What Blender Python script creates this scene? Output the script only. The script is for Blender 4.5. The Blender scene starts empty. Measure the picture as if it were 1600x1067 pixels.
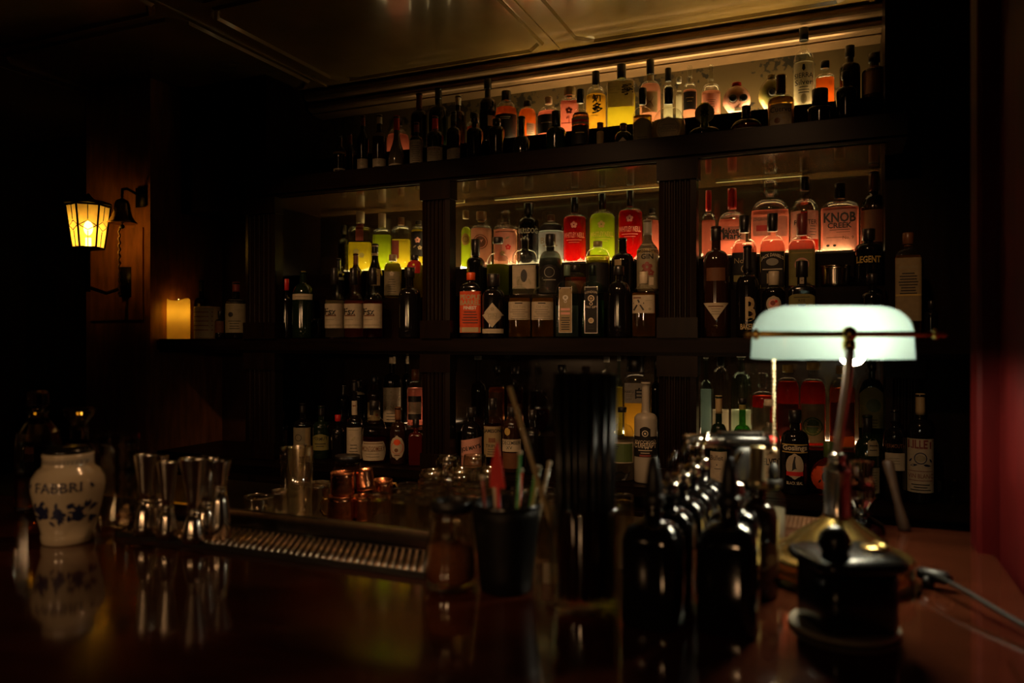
import bpy, math, random
from math import sin, cos, pi, sqrt
from mathutils import Vector, Matrix
random.seed(7)
sc = bpy.context.scene
COL = sc.collection
# ---------------------------------------------------------------- frame of the place
# metres; x along the back bar, y into it, z up.  The eye stands at (0, 0, EYE) looking level.
EYE = 1.45
F, TH = 1195.0, math.radians(23)
CS, SN = cos(TH), sin(TH)
def depth(u, Y): return Y / (CS + (u - 800) / F * SN)
def xof(u, Y):
    r = (u - 800) / F
    return depth(u, Y) * (r * CS - SN)
def zof(u, v, Y): return EYE + (533.5 - v) / F * depth(u, Y)
BAR = EYE - .335
def onbar(u, v, z=BAR):
    Z = (EYE - z) * F / (v - 533.5); r = (u - 800) / F
    return Z * (r * CS - SN), Z * (CS + r * SN), Z
# ---------------------------------------------------------------- materials
_M = {}
def lin(c): return tuple(c)
def nodes(m):
    m.use_nodes = True; nt = m.node_tree; nt.nodes.clear()
    return nt, nt.nodes, nt.links, nt.nodes.new('ShaderNodeOutputMaterial')
def vary(nt, col, amt, scale, dx=(1, 1, 1)):
    N, L = nt.nodes, nt.links
    tc = N.new('ShaderNodeTexCoord'); mp = N.new('ShaderNodeMapping'); mp.inputs['Scale'].default_value = dx
    nz = N.new('ShaderNodeTexNoise'); nz.inputs['Scale'].default_value = scale; nz.inputs['Detail'].default_value = 4
    L.new(tc.outputs['Object'], mp.inputs[0]); L.new(mp.outputs[0], nz.inputs['Vector'])
    rp = N.new('ShaderNodeValToRGB')
    rp.color_ramp.elements[0].position = .3; rp.color_ramp.elements[1].position = .7
    rp.color_ramp.elements[0].color = (*[c * (1 - amt) for c in col], 1)
    rp.color_ramp.elements[1].color = (*[min(1, c * (1 + amt)) for c in col], 1)
    L.new(nz.outputs[0], rp.inputs[0])
    return rp.outputs[0], nz.outputs[0]
def pbr(name, col, rough=.5, metal=0, amt=.12, scale=30, coat=0, bump=0, dx=(1, 1, 1), spec=.5):
    if name in _M: return _M[name]
    m = bpy.data.materials.new(name); nt, N, L, out = nodes(m)
    b = N.new('ShaderNodeBsdfPrincipled'); L.new(b.outputs[0], out.inputs[0])
    c, f = vary(nt, col, amt, scale, dx); L.new(c, b.inputs['Base Color'])
    b.inputs['Roughness'].default_value = rough; b.inputs['Metallic'].default_value = metal
    b.inputs['Coat Weight'].default_value = coat; b.inputs['Coat Roughness'].default_value = .08
    b.inputs['Specular IOR Level'].default_value = spec
    if bump:
        bp = N.new('ShaderNodeBump'); bp.inputs['Strength'].default_value = bump; bp.inputs['Distance'].default_value = .004
        L.new(f, bp.inputs['Height']); L.new(bp.outputs[0], b.inputs['Normal'])
    _M[name] = m; return m
def shell(name, col, rough=.03, gain=1.0):
    """a wall of glass: tinted see-through with a Fresnel gloss"""
    if name in _M: return _M[name]
    m = bpy.data.materials.new(name); nt, N, L, out = nodes(m)
    t = N.new('ShaderNodeBsdfTransparent'); t.inputs[0].default_value = (*col, 1)
    g = N.new('ShaderNodeBsdfGlossy'); g.inputs['Roughness'].default_value = rough; g.inputs[0].default_value = (1, 1, 1, 1)
    lw = N.new('ShaderNodeLayerWeight'); lw.inputs[0].default_value = .5
    pw = N.new('ShaderNodeMath'); pw.operation = 'POWER'; pw.inputs[1].default_value = 4
    mu = N.new('ShaderNodeMath'); mu.operation = 'MULTIPLY_ADD'; mu.inputs[1].default_value = .75; mu.inputs[2].default_value = .045 * gain
    mu.use_clamp = True
    mx = N.new('ShaderNodeMixShader'); L.new(lw.outputs['Facing'], pw.inputs[0]); L.new(pw.outputs[0], mu.inputs[0]); L.new(mu.outputs[0], mx.inputs[0])
    L.new(t.outputs[0], mx.inputs[1]); L.new(g.outputs[0], mx.inputs[2]); L.new(mx.outputs[0], out.inputs[0])
    _M[name] = m; return m
def liquid(name, col, tl=.43):
    if name in _M: return _M[name]
    m = bpy.data.materials.new(name); nt, N, L, out = nodes(m)
    r = N.new('ShaderNodeBsdfRefraction'); r.inputs['IOR'].default_value = 1.34; r.inputs['Roughness'].default_value = .1
    r.inputs[0].default_value = (*[c ** .5 for c in col], 1)
    t = N.new('ShaderNodeBsdfTranslucent')
    c, f = vary(nt, col, .06, 8); L.new(c, t.inputs[0])
    mx = N.new('ShaderNodeMixShader'); mx.inputs[0].default_value = tl
    L.new(r.outputs[0], mx.inputs[1]); L.new(t.outputs[0], mx.inputs[2]); L.new(mx.outputs[0], out.inputs[0])
    _M[name] = m; return m
def cut_glass(name, col, rough=.02):
    if name in _M: return _M[name]
    m = bpy.data.materials.new(name); nt, N, L, out = nodes(m)
    b = N.new('ShaderNodeBsdfPrincipled'); b.inputs['Base Color'].default_value = (*col, 1)
    b.inputs['Transmission Weight'].default_value = 1; b.inputs['Roughness'].default_value = rough; b.inputs['IOR'].default_value = 1.5
    L.new(b.outputs[0], out.inputs[0]); _M[name] = m; return m
def glow(name, col, s):
    if name in _M: return _M[name]
    m = bpy.data.materials.new(name); nt, N, L, out = nodes(m)
    e = N.new('ShaderNodeEmission'); e.inputs[0].default_value = (*col, 1); e.inputs[1].default_value = s
    L.new(e.outputs[0], out.inputs[0]); _M[name] = m; return m
# paper, ink and foil colours
C = dict(cr=(.62, .53, .38), wh=(.72, .68, .6), dr=(.36, .31, .19), ol=(.30, .27, .08), tan=(.40, .30, .15), or_=(.75, .085, .015),
         pk=(.75, .36, .28), rd=(.55, .02, .015), dk=(.012, .01, .009), k=(.012, .01, .01), gd=(.55, .38, .1), gn=(.07, .11, .025),
         br=(.16, .06, .02), bl=(.012, .018, .07), ye=(.8, .6, .05), gy=(.28, .27, .22), wd=(.36, .2, .09), pb=(.5, .58, .62), sv=(.6, .58, .52), mr=(.22, .04, .03))
def paper(k):
    n = 'paper_' + k
    if n in _M: return _M[n]
    m = pbr(n, C[k], .62, 0, .1, 60); nt = m.node_tree; N, L = nt.nodes, nt.links          # thin paper lets some light through
    out = [x for x in N if x.type == 'OUTPUT_MATERIAL'][0]; b = [x for x in N if x.type == 'BSDF_PRINCIPLED'][0]
    tl = N.new('ShaderNodeBsdfTranslucent'); L.new(b.inputs['Base Color'].links[0].from_socket, tl.inputs[0])
    mx = N.new('ShaderNodeMixShader'); mx.inputs[0].default_value = .3
    L.new(b.outputs[0], mx.inputs[1]); L.new(tl.outputs[0], mx.inputs[2]); L.new(mx.outputs[0], out.inputs[0]); return m
def foil(k): return pbr('foil_' + k, C[k], .34, 0, .08, 40, coat=.3)
def ink(k): return pbr('ink_' + k, C[k], .5, 0, .05, 50)
GL = dict(clear=(.93, .95, .92), green=(.16, .42, .10), aqua=(.72, .9, .84), amber=(.75, .35, .1), smoke=(.4, .4, .36), blue=(.5, .62, .8), pinkg=(.95, .7, .62), olive=(.45, .5, .12), rose=(.95, .55, .5))
LQ = dict(red=(.62, .03, .028), rose=(.97, .40, .33), pink=(.98, .55, .42), amber=(.9, .28, .06), gold=(.95, .62, .12), lemon=(.9, .78, .12), lime=(.62, .74, .08), water=(.95, .88, .72), dkred=(.5, .05, .025), brown=(.35, .1, .03), pale=(.75, .82, .85), green=(.2, .4, .05))
def dark_glass(k):
    c = dict(black=(.006, .005, .005), brown=(.022, .009, .004), bottle=(.008, .016, .006), navy=(.006, .008, .016), red=(.06, .006, .004), taupe=(.10, .08, .055), frost=(.36, .32, .25))[k]
    return pbr('dark_glass_' + k, c, .35 if k == 'frost' else .09, 0, .1, 10, spec=.6)
# ---------------------------------------------------------------- meshes
def mesh(name, geo, mats, parent=None, loc=None, smooth=True, rot=None):
    v, f = geo[0], geo[1]; mi = geo[2] if len(geo) > 2 else None
    me = bpy.data.meshes.new(name); me.from_pydata([tuple(p) for p in v], [], f)
    for m in (mats if isinstance(mats, (list, tuple)) else [mats]): me.materials.append(m)
    if mi: me.polygons.foreach_set('material_index', mi)
    if smooth: me.polygons.foreach_set('use_smooth', [True] * len(me.polygons))
    me.update()
    o = bpy.data.objects.new(name, me); COL.objects.link(o)
    if parent: o.parent = parent
    if loc: o.location = loc
    if rot: o.rotation_euler = rot
    return o
def join(*gs):
    V, Fc, MI = [], [], []
    for g in gs:
        k = len(V); V += list(g[0]); Fc += [tuple(i + k for i in f) for f in g[1]]
        MI += list(g[2]) if len(g) > 2 and g[2] else [0] * len(g[1])
    return V, Fc, MI
def withmat(g, i): return g[0], g[1], [i] * len(g[1])
def move(g, d): return [(p[0] + d[0], p[1] + d[1], p[2] + d[2]) for p in g[0]], g[1], (g[2] if len(g) > 2 else None)
def xform(g, M): return [tuple(M @ Vector(p)) for p in g[0]], g[1], (g[2] if len(g) > 2 else None)
def box(x0, x1, y0, y1, z0, z1, b=0.0):
    if b <= 0:
        v = [(x, y, z) for z in (z0, z1) for y in (y0, y1) for x in (x0, x1)]
        return v, [(0, 2, 3, 1), (4, 5, 7, 6), (0, 1, 5, 4), (1, 3, 7, 5), (3, 2, 6, 7), (2, 0, 4, 6)]
    V, Fc = [], []                                   # bevelled along z
    ring = [(x0 + b, y0), (x1 - b, y0), (x1, y0 + b), (x1, y1 - b), (x1 - b, y1), (x0 + b, y1), (x0, y1 - b), (x0, y0 + b)]
    cx, cy = (x0 + x1) / 2, (y0 + y1) / 2
    def ins(p, d): return (p[0] + (d if p[0] < cx else -d), p[1] + (d if p[1] < cy else -d))
    for z, d in ((z0, b), (z0 + b, 0), (z1 - b, 0), (z1, b)):
        for p in ring: q = ins(p, d); V.append((q[0], q[1], z))
    for k in range(3):
        for i in range(8): j = (i + 1) % 8; Fc.append((k * 8 + i, k * 8 + j, k * 8 + 8 + j, k * 8 + 8 + i))
    Fc.append(tuple(range(7, -1, -1))); Fc.append(tuple(range(24, 32)))
    return V, Fc
def section(R, a, e=2.0, dr=1.0):
    c, s = cos(a), sin(a)
    return (R * math.copysign(abs(c) ** (2 / e), c), R * dr * math.copysign(abs(s) ** (2 / e), s))
def lathe(prof, n=28, cap0=True, cap1=True, off=(0, 0)):
    """prof: (r, z) or (r, z, e, dr)"""
    V, Fc = [], []
    for p in prof:
        e, dr = (p[2], p[3]) if len(p) > 2 else (2.0, 1.0)
        for i in range(n):
            x, y = section(max(p[0], 1e-5), 2 * pi * i / n, e, dr); V.append((x + off[0], y + off[1], p[1]))
    for k in range(len(prof) - 1):
        for i in range(n): j = (i + 1) % n; Fc.append((k * n + i, k * n + j, k * n + n + j, k * n + n + i))
    if cap0: Fc.append(tuple(range(n - 1, -1, -1)))
    if cap1: m = (len(prof) - 1) * n; Fc.append(tuple(range(m, m + n)))
    return V, Fc
def cyl(r, z0, z1, n=20, b=.0006, r1=None):
    r1 = r if r1 is None else r1
    return lathe([(r - b, z0), (r, z0 + b), (r1, z1 - b), (r1 - b, z1)], n)
def ball(r, c=(0, 0, 0), n=16, m=9, sz=1.0):
    return move(lathe([(r * sin(pi * k / m), -r * sz * cos(pi * k / m)) for k in range(m + 1)], n, False, False), c)
def tube(path, r, n=8, r1=None):
    V, Fc = [], []; P = [Vector(p) for p in path]
    up = Vector((0, 0, 1))
    for k, p in enumerate(P):
        t = (P[min(k + 1, len(P) - 1)] - P[max(k - 1, 0)]).normalized()
        a = t.cross(up if abs(t.z) < .95 else Vector((1, 0, 0))).normalized(); b = a.cross(t)
        rr = r if r1 is None else r + (r1 - r) * k / (len(P) - 1)
        for i in range(n): V.append(tuple(p + (a * cos(2 * pi * i / n) + b * sin(2 * pi * i / n)) * rr))
    for k in range(len(P) - 1):
        for i in range(n): j = (i + 1) % n; Fc.append((k * n + j, k * n + i, k * n + n + i, k * n + n + j))
    Fc.append(tuple(range(n))); Fc.append(tuple(range(len(P) * n - 1, len(P) * n - n - 1, -1)))
    return V, Fc
def cup(r0, r1, h, t=.0018, n=28, foot=.006, flute=0, e=2.0):
    """an open vessel with an inside; r0 at the foot, r1 at the rim"""
    pr = [(r0 * .9, 0, e, 1), (r0, .002, e, 1)]
    for k in range(1, 7): pr.append((r0 + (r1 - r0) * k / 6, .002 + (h - .002) * k / 6, e, 1))
    for k in range(6, -1, -1): pr.append((r0 + (r1 - r0) * k / 6 - t, max(foot, h * k / 6), e, 1))
    return lathe(pr, n, True, True)
# ---------------------------------------------------------------- things
def tag(o, label, cat, group=None):
    o['label'] = label; o['category'] = cat
    if group: o['group'] = group
    return o
def thing(name, label, cat, loc, rz=0, group=None):
    o = bpy.data.objects.new(name, None); COL.objects.link(o); o.empty_display_size = .02
    o.location = loc; o.rotation_euler = (0, 0, rz); return tag(o, label, cat, group)
def struct(o): o['kind'] = 'structure'; return o
# ---------------------------------------------------------------- lettering
_T = {}
BOLD = dict()
def text_geo(s):
    if s in _T: return _T[s]
    key = s; bold = s[0] == '*'; s = s.lstrip('*')
    cu = bpy.data.curves.new('t', 'FONT'); cu.body = s; cu.size = 1; cu.resolution_u = 2; cu.align_x = 'CENTER'; cu.offset = .028 if bold else .004
    o = bpy.data.objects.new('t', cu); COL.objects.link(o)
    dg = bpy.context.evaluated_depsgraph_get(); me = bpy.data.meshes.new_from_object(o.evaluated_get(dg))
    v = [(p.co.x, p.co.y) for p in me.vertices]; f = [tuple(p.vertices) for p in me.polygons]
    bpy.data.objects.remove(o); bpy.data.curves.remove(cu); bpy.data.meshes.remove(me)
    if v:
        x0, x1 = min(p[0] for p in v), max(p[0] for p in v); y0, y1 = min(p[1] for p in v), max(p[1] for p in v)
        v = [((x - (x0 + x1) / 2) / (y1 - y0), (y - (y0 + y1) / 2) / (y1 - y0)) for x, y in v]
        w = (x1 - x0) / (y1 - y0)
    else: w = 1
    _T[key] = (v, f, w); return _T[key]
def disc2(x, z, r, n=18, rz=None):
    rz = r if rz is None else rz
    v = [(x, z)] + [(x + r * q * cos(2 * pi * i / n), z + rz * q * sin(2 * pi * i / n)) for q in (.5, 1) for i in range(n)]
    f = [(0, 1 + i, 1 + (i + 1) % n) for i in range(n)] + [(1 + i, 1 + n + i, 1 + n + (i + 1) % n, 1 + (i + 1) % n) for i in range(n)]
    return v, f
def ring2(x, z, r, th, n=22, rz=None, a0=0, a1=2 * pi):
    rz = r if rz is None else rz; cl = a1 - a0 > 6.28
    m = n if cl else n + 1
    v = [(x + (r - d) * cos(a0 + (a1 - a0) * i / n), z + (rz - d) * sin(a0 + (a1 - a0) * i / n)) for d in (th, 0) for i in range(m)]
    return v, [(i, m + i, m + (i + 1) % m, (i + 1) % m) for i in range(n)]
def rect2(x0, x1, z0, z1, n=8):
    v = [(x0 + (x1 - x0) * i / n, z) for z in (z0, z1) for i in range(n + 1)]
    return v, [(i, i + 1, n + 2 + i, n + 1 + i) for i in range(n)]
def leaf2(x, z, r, a):
    p = [(-1, 0), (-.4, .34), (.3, .3), (1, 0), (.3, -.3), (-.4, -.34)]
    return [(x + r * (q[0] * cos(a) - q[1] * sin(a)), z + r * (q[0] * sin(a) + q[1] * cos(a))) for q in p], [tuple(range(5, -1, -1))]
def poly2(pts): return list(pts), [tuple(range(len(pts)))]
def inks(els, hw, hh):
    """elements in label units (x, z from -1 to 1) -> list of (verts2, faces, colour key) in metres"""
    out = []
    for el in els:
        k = el[0]; col = el[-1] if isinstance(el[-1], str) and el[-1] in C else 'k'
        if k == 't':
            v, f, w = text_geo(el[1]); h = el[4] * 2 * hh; wid = min(w * h, 1.9 * hw * (1 - abs(el[2]))) / w if w else h
            rot = el[5] if len(el) > 5 and not isinstance(el[5], str) else 0
            q = [(x * wid, z * h) for x, z in v]
            out.append(([(el[2] * hw + x * cos(rot) - z * sin(rot), el[3] * hh + x * sin(rot) + z * cos(rot)) for x, z in q], f, col))
        elif k == 'ta':                                   # text on an arch: string, cx, z, h, rise
            v, f, w = text_geo(el[1]); h = el[4] * 2 * hh; wid = min(w * h, 1.84 * hw) / w
            out.append(([(el[2] * hw + x * wid, el[3] * hh + z * h - el[5] * hh * (x / (w / 2)) ** 2) for x, z in v], f, col))
        elif k == 'l': out.append((*rect2(el[1] * hw, el[2] * hw, (el[3] - el[4]) * hh, (el[3] + el[4]) * hh), col))
        elif k == 'd': out.append((*disc2(el[1] * hw, el[2] * hh, el[3] * hw), col))
        elif k == 'o': out.append((*disc2(el[1] * hw, el[2] * hh, el[3] * hw, 18, el[4] * hh), col))
        elif k == 'r': out.append((*ring2(el[1] * hw, el[2] * hh, el[3] * hw, el[4] * hw), col))
        elif k == 'b': out.append((*rect2(el[1] * hw, el[2] * hw, el[3] * hh, el[4] * hh), col))
        elif k == 'f':                                    # a flower: five petals
            for i in range(5):
                a = pi / 2 + i * 2 * pi / 5; out.append((*disc2(el[1] * hw + cos(a) * el[3] * hw * .6, el[2] * hh + sin(a) * el[3] * hw * .6, el[3] * hw * .42, 9), col))
        elif k == 'v': out.append((*leaf2(el[1] * hw, el[2] * hh, el[3] * hw, el[4]), col))
        elif k == 'p': out.append((*poly2([(x * hw, z * hh) for x, z in el[1]]), col))
        elif k == 'n':                                    # fine print
            z = el[1]
            while z > el[2]:
                w = el[3] * random.uniform(.62, 1); out.append((*rect2(-w * hw, w * hw, (z - .018) * hh, (z + .018) * hh, 6), col)); z -= el[4]
        elif k == 'fr':                                   # frame
            t = el[1] * hw
            for q in ((-hw, -hw + t, -hh, hh), (hw - t, hw, -hh, hh), (-hw, hw, hh - t, hh), (-hw, hw, -hh, -hh + t)): out.append((*rect2(*q), col))
    return out
EXPO = 0.0; LAMP = 115.0
# ---------------------------------------------------------------- bottles
KINDS = {  # shoulder start, neck start, curve, section exponent, depth ratio, neck radius ratio
    'bord': (.60, .71, 'd', 2, 1, .36), 'dome': (.56, .74, 'd', 2, 1, .34), 'slope': (.42, .80, 's', 2, 1, .36),
    'rect': (.62, .71, 'd', 6, .8, .36), 'flask': (.58, .74, 'd', 2.6, .55, .26), 'tall': (.60, .76, 's', 2, 1, .38),
    'globe': (.22, .66, 'g', 2, .8, .26), 'short': (.70, .82, 'd', 2, 1, .42), 'hex': (.62, .72, 'd', 3.2, .95, .36),
}
def bottle_profile(kind, R, H, zs=None, zn=None, rn=None, dr=None):
    fs, fn, cv, e, d, rr = KINDS[kind]
    d = dr or d; rn = rn or rr * R; zs = zs or fs * H; zn = max(zn or fn * H, zs + .004)
    P = [(R * .80, 0, e, d), (R * .93, .001, e, d), (R, .006, e, d)]
    if cv == 'g':
        c = zn * .5
        P = [(R * .5, 0, 2, d), (R * .62, .002, 2, d)]
        for k in range(2, 15):
            a = -pi / 2 + pi * k / 15.5
            r = R * cos(a); z = c + c * sin(a)
            if z > .003 and r > rn: P.append((r, z, 2, d))
        zb = P[-1][1]; zn = max(zn, zb + .002)
    else:
        for k in range(1, 5): P.append((R, .006 + (zs - .006) * k / 4.001, e, d))
        for k in range(1, 9):
            t = k / 8
            if cv == 'd': r = rn + (R - rn) * cos(t * pi / 2) ** .9; z = zs + (zn - zs) * sin(t * pi / 2)
            else: r = rn + (R - rn) * (1 - t * t * (3 - 2 * t)); z = zs + (zn - zs) * t
            P.append((max(r, rn), z, e + (2 - e) * t, d + (1 - d) * t))
    for t in (.1, .5, .8): P.append((rn * (1 - .06 * t), zn + (H - zn) * t, 2, 1))
    zl = H - min(.008, (H - zn) * .18)
    P += [(rn * .96, zl, 2, 1), (rn * 1.12, zl + .001, 2, 1), (rn * 1.12, H - .001, 2, 1), (rn * .95, H, 2, 1)]
    return P
def sect_at(P, z):
    for a, b in zip(P, P[1:]):
        if a[1] <= z <= b[1] and b[1] > a[1]:
            t = (z - a[1]) / (b[1] - a[1]); return tuple(a[i] + (b[i] - a[i]) * t for i in (0, 2, 3))
    return (P[-1][0], 2, 1) if z > P[-1][1] else (P[0][0], P[0][2], P[0][3])
def wrap(P, x, z, off):
    R, e, d = sect_at(P, z); R += off
    q = min(abs(x) / R, .985)
    return (math.copysign(q * R, x), -(R * d + off * (1 - d)) * (1 - q ** e) ** (1 / e), z)
def label_geo(P, cx, cz, hw, hh, shape='rect', nx=18, nz=8, off=.0006):
    V, Fc = [], []
    if shape == 'tri': nz = 10
    for k in range(nz + 1):
        t = -1 + 2 * k / nz
        w = 1.0
        if shape == 'oval': w = sqrt(max(0, 1 - t * t)); w = max(w, .02)
        elif shape == 'diam': w = max(.02, 1 - abs(t))
        elif shape == 'vee': w = max(.02, (t + 1) / 2)
        elif shape == 'tri': w = max(.02, (1 - t) / 2)
        elif shape == 'barrel': w = 1 - .16 * t * t
        for i in range(nx + 1):
            s = -1 + 2 * i / nx
            zz = t
            if shape == 'arch' and t > 0: zz = t * (1 - .35 * s * s)
            if shape == 'arch2' and t > -2: zz = -1 + (t + 1) * (1 - .09 * s * s * s * s)
            if shape == 'slant' and t > 0: zz = t * (1 + .12 * s)
            V.append(wrap(P, cx + s * w * hw, cz + zz * hh, off))
    for k in range(nz):
        for i in range(nx): a = k * (nx + 1) + i; Fc.append((a, a + 1, a + nx + 2, a + nx + 1))
    return V, Fc
def put_label(P, parent, name, cx, cz, hw, hh, shape, col, els, lab=None, paper_mat=None):
    gs = []; mats = []
    if col:
        gs.append(withmat(label_geo(P, cx, cz, hw, hh, shape), 0)); mats.append(paper_mat or paper(col))
    keys = {}
    for v, f, ck in inks(els, hw, hh):
        if ck not in keys: keys[ck] = len(mats); mats.append(ink(ck))
        gs.append(([wrap(P, cx + x, cz + z, .0012 + .0001 * keys[ck]) for x, z in v], f, [keys[ck]] * len(f)))
    if not gs: return None
    o = mesh(name, join(*gs), mats, parent, smooth=False)
    if lab: o['label'] = lab
    return o
ROWS = {'T0': (2.755, EYE + .712), 'T0b': (2.845, EYE + .712), 'T1': (3.02, EYE + .852),
        'M0': (2.725, EYE + .013), 'M1': (2.88, EYE + .186), 'M2': (3.04, EYE + .326),
        'L0': (2.745, EYE - .51), 'L1': (2.99, EYE - .38)}
GROUPS = {'N': 'bottles in the candle niche', 'T': 'bottles on the top shelf', 'M': 'bottles on the middle shelf', 'L': 'bottles on the counter under the shelf'}
def bottle(name, row, u, vt, hw, kind, glass, label, cap=None, labels=(), liq=None, fill=None, vs=None, vn=None, rn=None, dr=None, dy=0.0, turn=None, cat='bottle', scale=1.0):
    """u, vt, hw: where the bottle stands along its row, how tall and how wide it is (read off at the row's own depth)"""
    Y, zb = ROWS[row]; Y += dy
    X = xof(u, Y); Z = depth(u, Y); px = Z / F
    R = hw * px; H = zof(u, vt, Y) - zb
    toz = lambda v: zof(u, v, Y) - zb
    fr, fn, cv, e, d0, rr = KINDS[kind]
    d = dr or d0
    R *= scale; H = min(H, .322) if row == 'L1' else min(H, .284) if row == 'M2' else H
    t = thing(name, label, cat, (X, Y, zb + .0003), turn if turn is not None else .75 * math.atan2(-X, Y), GROUPS[row[0]])
    ch = .02
    capz = H - ch
    Hb = H
    if cap:
        ck, ctype = cap[0], cap[1]; cz0 = toz(cap[2]) if len(cap) > 2 else H - .028
        cr = cap[3] * px if len(cap) > 3 else None
        Hb = H - .002 if ctype in ('screw', 'foil', 'wax') else cz0 + .004
    zs = toz(vs) if vs else None; zn = toz(vn) if vn else None
    if zn is None and cap and ctype not in ('foil',): zn = min(fn * H, cz0 - .002)
    if zs and zn is None: zn = max(fn * H, zs + .01)
    if zs is None and zn is not None: zs = min(fr * H, zn - .012)
    P = bottle_profile(kind, R, Hb, zs, zn, rn * px if rn else (min(rr * R, .016) if kind not in ('short',) else None), d)
    rneck = P[-3][0] / 1.12
    ns = 40 if e > 2.3 else 28
    m = shell('glass_' + glass, GL[glass]) if glass in GL else dark_glass(glass)
    mesh('glass_body', lathe(P, ns), m, t)
    if liq:
        zf = toz(fill) if fill else (zs or fr * H) * 1.02
        Q = []
        for r, z, ee, dd in P:
            z2 = max(z, .006)
            if z2 > zf: break
            Q.append((max(r - .0022, .002), z2 if z > .006 else .006 + z * .1, ee, dd))
        r_, e_, d_ = sect_at(P, zf); Q.append((max(r_ - .0022, .002), zf, e_, d_))
        mesh('liquid', lathe(Q, ns), liquid('liquid_' + liq, LQ[liq]), t)
    if cap:
        if ctype == 'screw':
            r = cr or rneck * 1.3
            mesh('cap', lathe([(r - .001, cz0), (r, cz0 + .001), (r, H - .0015), (r - .0015, H)], 20), foil(ck), t)
        elif ctype in ('foil', 'wax'):
            pr = [(sect_at(P, cz0)[0] + .0008, cz0)]
            for k in range(1, 7):
                z = cz0 + (H - cz0) * k / 6; pr.append((sect_at(P, min(z, Hb - .012))[0] + (.0008 if ctype == 'foil' else .0016), z))
            pr.append((pr[-1][0] * .8, H + .0008)); o = mesh('foil_capsule' if ctype == 'foil' else 'wax_seal', lathe(pr, 20), foil(ck), t)
        elif ctype == 'cork':
            r = cr or rneck * 1.35
            mesh('stopper', join(lathe([(rneck * .8, cz0 - .004), (rneck * .8, cz0 + .004)], 16), lathe([(r - .001, cz0 + .004), (r, cz0 + .005), (r, H - .002), (r - .002, H)], 20)), foil(ck), t)
        elif ctype == 'glass':
            r = cr or rneck * 1.2
            mesh('stopper', lathe([(rneck * .8, cz0 + .0045), (r * .7, cz0 + .008), (r, cz0 + .014), (r, H - .006), (r * .7, H - .001), (r * .3, H)], 20), shell('glass_clear', GL['clear']), t)
        elif ctype == 'ball':
            r = cr or rneck * 1.5
            mesh('stopper', join(cyl(rneck * .9, cz0 + .004, cz0 + .008), move(ball(r, sz=1), (0, 0, cz0 + .007 + r))), foil(ck), t)
    for lb in labels:                                # (v0, v1, half width ratio, shape, colour, elements, [cx ratio], [own label])
        v0, v1, w, shp, col, els = lb[:6]
        z1, z0 = toz(v0), toz(v1); z0 = max(z0, .002)
        rr_ = sect_at(P, (z0 + z1) / 2)[0]
        cx = lb[6] * rr_ if len(lb) > 6 else 0
        put_label(P, t, 'neck_label' if z0 > .62 * H else 'label', cx, (z0 + z1) / 2, w * rr_, max((z1 - z0) / 2, .003), shp, col, els, lb[7] if len(lb) > 7 else None)
    return t
FP = lambda a=.1, b=-.85, w=.7, s=.22: ('n', a, b, w, s)      # fine print

SPECS = []
def B(*a, **k): SPECS.append([a, k, 1.0])
def flush():
    """neighbours of one row are slimmed together until they stand clear of each other, then all are built"""
    def ext(s):
        a, k, f = s; Y = ROWS[a[1]][0] + k.get('dy', 0); X = xof(a[2], Y); R = a[4] * depth(a[2], Y) / F * f
        d = k.get('dr') or KINDS[a[5]][4]; th = .75 * math.atan2(-X, Y)
        if KINDS[a[5]][3] > 3: return X, Y, R * abs(cos(th)) + R * d * abs(sin(th)), R * d * abs(cos(th)) + R * abs(sin(th))
        return X, Y, sqrt((R * cos(th)) ** 2 + (R * d * sin(th)) ** 2), sqrt((R * sin(th)) ** 2 + (R * d * cos(th)) ** 2)
    for _ in range(6):
        for i, s in enumerate(SPECS):
            for q in SPECS[:i]:
                if s[0][1][0] != q[0][1][0]: continue
                A, Q = ext(s), ext(q)
                if abs(A[1] - Q[1]) < (A[3] + Q[3]) * .72 + .001 and abs(A[0] - Q[0]) < A[2] + Q[2] + .0008:
                    g = (abs(A[0] - Q[0]) - .0009) / (A[2] + Q[2]); s[2] *= g; q[2] *= g
    for a, k, f in SPECS:
        if f < .8: print('SLIM', a[0], a[1], a[2], round(f, 2))
        bottle(*a, scale=f, **k)
    SPECS.clear()
# ================================================================ the room
mahog = pbr('dark_mahogany', (.0075, .0035, .0016), .34, 0, .35, 6, coat=.0, bump=.05, dx=(1, 8, 8), spec=.07)
mahog_v = pbr('dark_mahogany_upright', (.0085, .0042, .0018), .3, 0, .35, 6, coat=.0, bump=.05, dx=(8, 8, 1), spec=.10)
panelw = pbr('warm_oak_panel', (.40, .16, .065), .3, 0, .35, 7, coat=.6, bump=.1, dx=(5, 5, 1))
barw = pbr('lacquered_bar_wood', (.074, .018, .0075), .1, 0, .3, 5, coat=.6, bump=.015, dx=(1, 7, 1))
lacq = pbr('lacquered_ceiling', (.24, .155, .045), .26, 0, .3, 2.2, coat=.7, bump=.04)
bronze = pbr('bronze_moulding', (.20, .12, .06), .32, .5, .2, 9)
brass = pbr('aged_brass', (.74, .50, .15), .27, 1, .15, 25)
steel = pbr('brushed_steel', (.55, .49, .42), .2, 1, .1, 60)
chrome = pbr('chrome', (.72, .66, .58), .12, 1, .04, 30)
blackp = pbr('black_plastic', (.010, .009, .008), .42, 0, .1, 30)
blackg = pbr('black_enamel', (.008, .007, .006), .22, 0, .1, 20)
redw = pbr('dark_red_paint', (.055, .0020, .0020), .6, 0, .3, 5, coat=0, spec=.12, bump=.05, dx=(6, 6, 1))
plaster = pbr('dark_brown_wall', (.035, .02, .011), .5, 0, .3, 3)
CEIL = EYE + 1.22
XL, XR = -4.6, 1.6
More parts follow.
